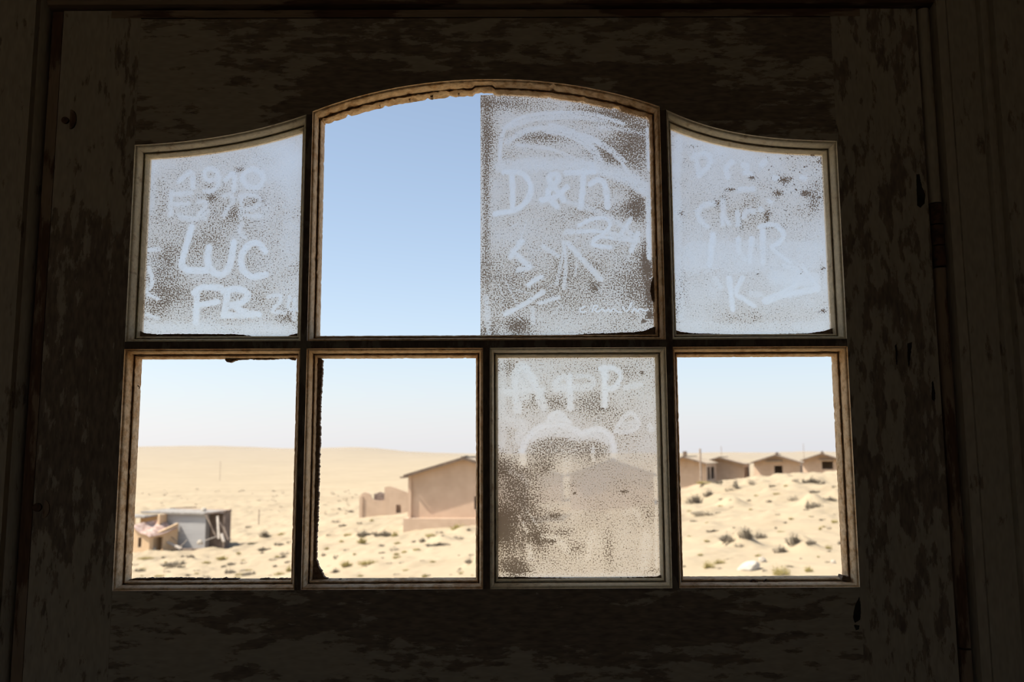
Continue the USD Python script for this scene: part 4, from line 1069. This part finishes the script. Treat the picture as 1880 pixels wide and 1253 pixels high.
# ------------------------------------------------------------------ scrub
def scrub_mesh(seed, n, clumps, lean, rad, leaves):
    """A ragged clump of twigs and small leaves, one unit wide and high: CLUMPS tufts of unequal size."""
    r = np.random.default_rng(seed)
    V, F = [], []
    cs = [(r.uniform(-.38, .38), r.uniform(-.3, .3), r.uniform(.12, .30), r.uniform(.45, 1.0)) for _ in range(clumps)]
    for k in range(n):
        cx, cy, cr, chh = cs[k % clumps]
        a = r.uniform(0, 2 * math.pi); b = math.sqrt(r.uniform(0, 1))
        p = np.array([cx + cr * b * .6 * math.cos(a), cy + cr * b * .6 * math.sin(a), -.08])
        tip = np.array([cx + cr * b * math.cos(a) + lean * math.cos(a) * r.uniform(0, .3), cy + cr * b * math.sin(a) + lean * math.sin(a) * r.uniform(0, .3), chh * r.uniform(.4, 1.0) * (1 - .55 * b * b)])
        s = np.array([math.cos(a + 1.57), math.sin(a + 1.57), 0]) * rad; t = np.array([math.cos(a), math.sin(a), 0]) * rad
        i0 = len(V)
        V += [p + s, p - s * .5 + t * .8, p - s * .5 - t * .8, tip]
        F += [[i0, i0 + 1, i0 + 3], [i0 + 1, i0 + 2, i0 + 3], [i0 + 2, i0, i0 + 3]]
        for q in range(leaves):
            f_ = r.uniform(.3, 1.0); c = p + (tip - p) * f_ + r.normal(0, .03, 3)
            d1, d2 = r.normal(0, 1, 3), r.normal(0, 1, 3)
            d1 *= .045 / np.linalg.norm(d1); d2 *= .026 / np.linalg.norm(d2)
            i0 = len(V)
            V += [c - d1, c + d2, c + d1, c - d2]
            F += [[i0, i0 + 1, i0 + 2], [i0, i0 + 2, i0 + 3]]
    return trimesh.Trimesh(np.array(V), np.array(F), process=False)


protos = {}


def shrub(kind, px, py, wpx, hpx, label, group=None):
    name = {'dark': 'dry_shrub', 'pale': 'pale_shrub', 'olive': 'olive_tuft'}[kind]
    cat = {'dark': 'shrub', 'pale': 'shrub', 'olive': 'tuft'}[kind]
    p = hit(px, py)
    k = p[1] / FPX
    sc = (wpx * k * 1.12, max(wpx * k * .7, hpx * k), hpx * k * 1.4)
    rz = rng.uniform(0, .5)
    if rng.uniform() < .5:
        sc = (-sc[0], sc[1], sc[2])
    var = int(rng.integers(0, 3))
    if (kind, var) not in protos:
        t = thing(name, label, cat, p, rz, group, scale=sc)
        ms, mt = {'dark': (scrub_mesh(2 + 10 * var, 130, 5 + var, .3, .014, 6), M_scrub), 'pale': (scrub_mesh(3 + 10 * var, 90, 5 + var, .35, .011, 4), M_scrub_pale), 'olive': (scrub_mesh(4 + 10 * var, 110, 3 + var, .5, .012, 5), M_olive)}[kind]
        obj('twigs', ms, mt, t)
        protos[kind, var] = t
        return t
    return copy_of(protos[kind, var], name, p, rz, sc, label, cat, group)


# those that stand out
shrub('dark', 1340, 996, 42, 14, 'left end of the dark scrub clump on the left slope of the upper sand mound')
shrub('dark', 1368, 989, 34, 20, 'tallest dark shrub of the clump on the upper sand mound, with spiky top')
shrub('dark', 1398, 990, 20, 14, 'dark shrub trailing down the right slope of the upper sand mound')
shrub('dark', 1456, 1002, 36, 20, 'rounded dark shrub crowning the lower right sand mound')
shrub('dark', 1432, 1016, 34, 14, 'dark scrub trailing down the left slope of the lower right sand mound')
shrub('dark', 1488, 1003, 22, 9, 'dark scrub trailing off right of the rounded shrub on the lower right mound')
shrub('olive', 1300, 1045, 18, 18, 'yellow-green tuft near the left edge of the lower right opening')
shrub('olive', 1320, 1036, 18, 11, 'flatter yellow tuft just right of the left yellow-green tuft')
shrub('olive', 1434, 1057, 28, 22, 'largest yellow-green tuft, below the lower right sand mound')
shrub('olive', 1488, 1051, 20, 12, 'small yellow tuft right of the largest yellow-green tuft')
shrub('olive', 1532, 961, 12, 9, 'small yellow tuft halfway up the right edge of the lower right opening')
shrub('dark', 1278, 925, 36, 16, 'dark scrub clump against the left end of the broad mound below the nearest house')
shrub('dark', 1300, 912, 26, 12, 'scrub clump behind and right of the one at the broad mound')
shrub('pale', 1292, 946, 38, 10, 'pale dry scrub on open sand below the broad mound')
shrub('dark', 1494, 934, 28, 16, 'dark scrub on the left flank of the mound at the right edge, upper half')
shrub('dark', 1524, 922, 26, 10, 'scrub patch on top of the mound at the right edge')
shrub('dark', 1494, 906, 22, 6, 'low scrub below the rightmost house, on a small mound')
shrub('pale', 1458, 920, 20, 11, 'pale brown scrub left of the mound at the right edge')
shrub('dark', 1490, 888, 34, 14, 'scrub hiding the foot of the mound under the rightmost house')
shrub('dark', 1352, 899, 9, 20, 'narrow upright shrub below the second house of the row')
shrub('dark', 670, 985, 32, 13, 'dark round bush left of the big house terrace, left of a pair')
shrub('dark', 704, 986, 30, 14, 'dark round bush left of the big house terrace, right of a pair')
shrub('olive', 722, 986, 16, 11, 'olive tuft touching the right bush of the pair by the terrace')
shrub('olive', 661, 999, 22, 12, 'olive tuft in front of the pair of bushes by the terrace')
shrub('olive', 835, 973, 34, 11, 'wide olive tuft against the terrace of the big house')
shrub('olive', 866, 961, 18, 9, 'olive tuft at the right frame edge beside the big house')
shrub('olive', 791, 986, 17, 8, 'olive tuft below the middle of the terrace wall')
shrub('dark', 806, 1003, 44, 8, 'arched brown scrub over a small mound below the terrace')
shrub('olive', 640, 1042, 28, 11, 'olive-brown scrub on the near dune, left of a chain of two')
shrub('olive', 676, 1037, 32, 10, 'olive-brown scrub on the near dune, right of a chain of two')
shrub('dark', 864, 1036, 22, 8, 'dark scrub on the near dune at the right edge beside the centre mullion')
shrub('dark', 485, 988, 24, 12, 'dark shrub on the sand to the right of the shed')
shrub('dark', 484, 1013, 22, 8, 'dark shrub below the one at the right of the shed')
shrub('dark', 320, 1042, 40, 9, 'wide low shrub on the sand below the concrete wall')
shrub('olive', 527, 1053, 12, 15, 'green tuft in the lower right corner of the lower left opening')
shrub('dark', 422, 1054, 20, 9, 'dark shrub near the sill of the lower left opening, left of a pair')
shrub('dark', 457, 1057, 24, 8, 'dark shrub near the sill of the lower left opening, right of a pair')
shrub('olive', 412, 1029, 28, 7, 'flat olive tuft below the right end of the shed')
shrub('olive', 268, 1028, 24, 7, 'olive tuft below the lean-to')

G = [('on the sand below the shed', 'small tufts below the shed',
      [(256, 1051, 22, 6), (509, 1057, 26, 6), (522, 1020, 16, 8), (512, 1002, 20, 5), (514, 985, 20, 5), (457, 970, 12, 5), (482, 1018, 8, 4), (375, 1036, 20, 5), (378, 1061, 14, 5), (411, 1042, 10, 5), (292, 1060, 16, 5), (500, 1030, 14, 5), (350, 1024, 14, 5), (463, 1000, 14, 5), (448, 1036, 14, 5), (345, 1058, 12, 4), (440, 1018, 12, 4), (530, 998, 10, 5), (300, 1026, 12, 4)], ['dark', 'olive', 'pale']),
     ('below the ruin and big house', 'small tufts below the ruin and big house',
      [(638, 985, 13, 7), (617, 1052, 18, 8), (616, 1026, 9, 8), (597, 1010, 11, 7), (645, 942, 12, 4), (616, 960, 14, 7), (680, 958, 9, 6), (758, 1066, 16, 6), (725, 1012, 16, 7), (740, 1017, 14, 6), (775, 998, 16, 8), (842, 992, 18, 8), (765, 1012, 12, 5), (594, 1024, 8, 6), (635, 1012, 10, 5), (652, 1020, 8, 5), (700, 1004, 10, 5), (602, 985, 8, 5), (625, 998, 10, 5), (860, 978, 10, 5), (808, 980, 14, 6), (726, 1000, 14, 6), (630, 968, 14, 6), (660, 962, 10, 5)], ['olive', 'dark', 'pale']),
     ('in the lower right opening', 'small tufts in the lower right opening',
      [(1310, 979, 24, 6), (1358, 1007, 18, 9), (1520, 1009, 11, 10), (1541, 1001, 8, 8), (1523, 974, 8, 7), (1505, 974, 8, 7), (1324, 919, 9, 4), (1342, 920, 7, 4), (1388, 912, 8, 5), (1418, 895, 12, 6), (1340, 903, 16, 8), (1265, 940, 8, 4), (1450, 1043, 12, 3), (1470, 1028, 6, 4), (1300, 998, 16, 4), (1256, 1042, 8, 4), (1262, 895, 26, 8), (1290, 893, 26, 7), (1318, 890, 22, 7), (1380, 890, 12, 6), (1440, 894, 12, 5), (1424, 972, 7, 4), (1492, 952, 7, 3), (1296, 962, 10, 3), (1512, 890, 12, 6), (1462, 884, 14, 6)], ['dark', 'pale', 'olive'])]
fill = np.random.default_rng(31)
for zone, (x0, x1, y0, y1, n) in enumerate([(240, 535, 1022, 1062, 26), (592, 872, 985, 1062, 30), (1255, 1535, 895, 1060, 34)]):
    for _ in range(n):
        px, py = fill.uniform(x0, x1), fill.uniform(y0, y1)
        w_ = fill.uniform(5, 16)
        G[zone][2].append((px, py, w_, w_ * fill.uniform(.22, .42)))
ORD = 'leftmost,second,third,fourth,fifth,sixth,seventh,eighth,ninth,tenth,eleventh,twelfth,thirteenth,fourteenth,fifteenth,sixteenth,seventeenth,eighteenth,nineteenth,twentieth'.split(',')
KIND = {'dark': 'small dark scrub', 'pale': 'small pale scrub', 'olive': 'small olive tuft'}
for place, grp, spots, kinds in G:
    for c in range(3):
        own = sorted(spots[c::3])
        for q, (px, py, w_, h_) in enumerate(own):
            nth = f'{ORD[q]} of its kind' + (' from the left' if q else '')
            shrub(kinds[c], px, py, w_, h_, f'{KIND[kinds[c]]} {place}, {nth}', grp)
far = np.random.default_rng(12)
for q in range(70):
    px, py = (far.uniform(245, 535) if far.uniform() < .6 else far.uniform(595, 655)), far.uniform(898, 945)
    if 235 < px < 450 and py > 930:
        continue
    kd = 'pale' if q % 3 else 'dark'
    shrub(kd, px, py, far.uniform(3, 7), far.uniform(1.2, 2.4), f'tiny far {kd} shrub dotting the plain below the dunes', f'tiny {kd} shrubs on the far plain')
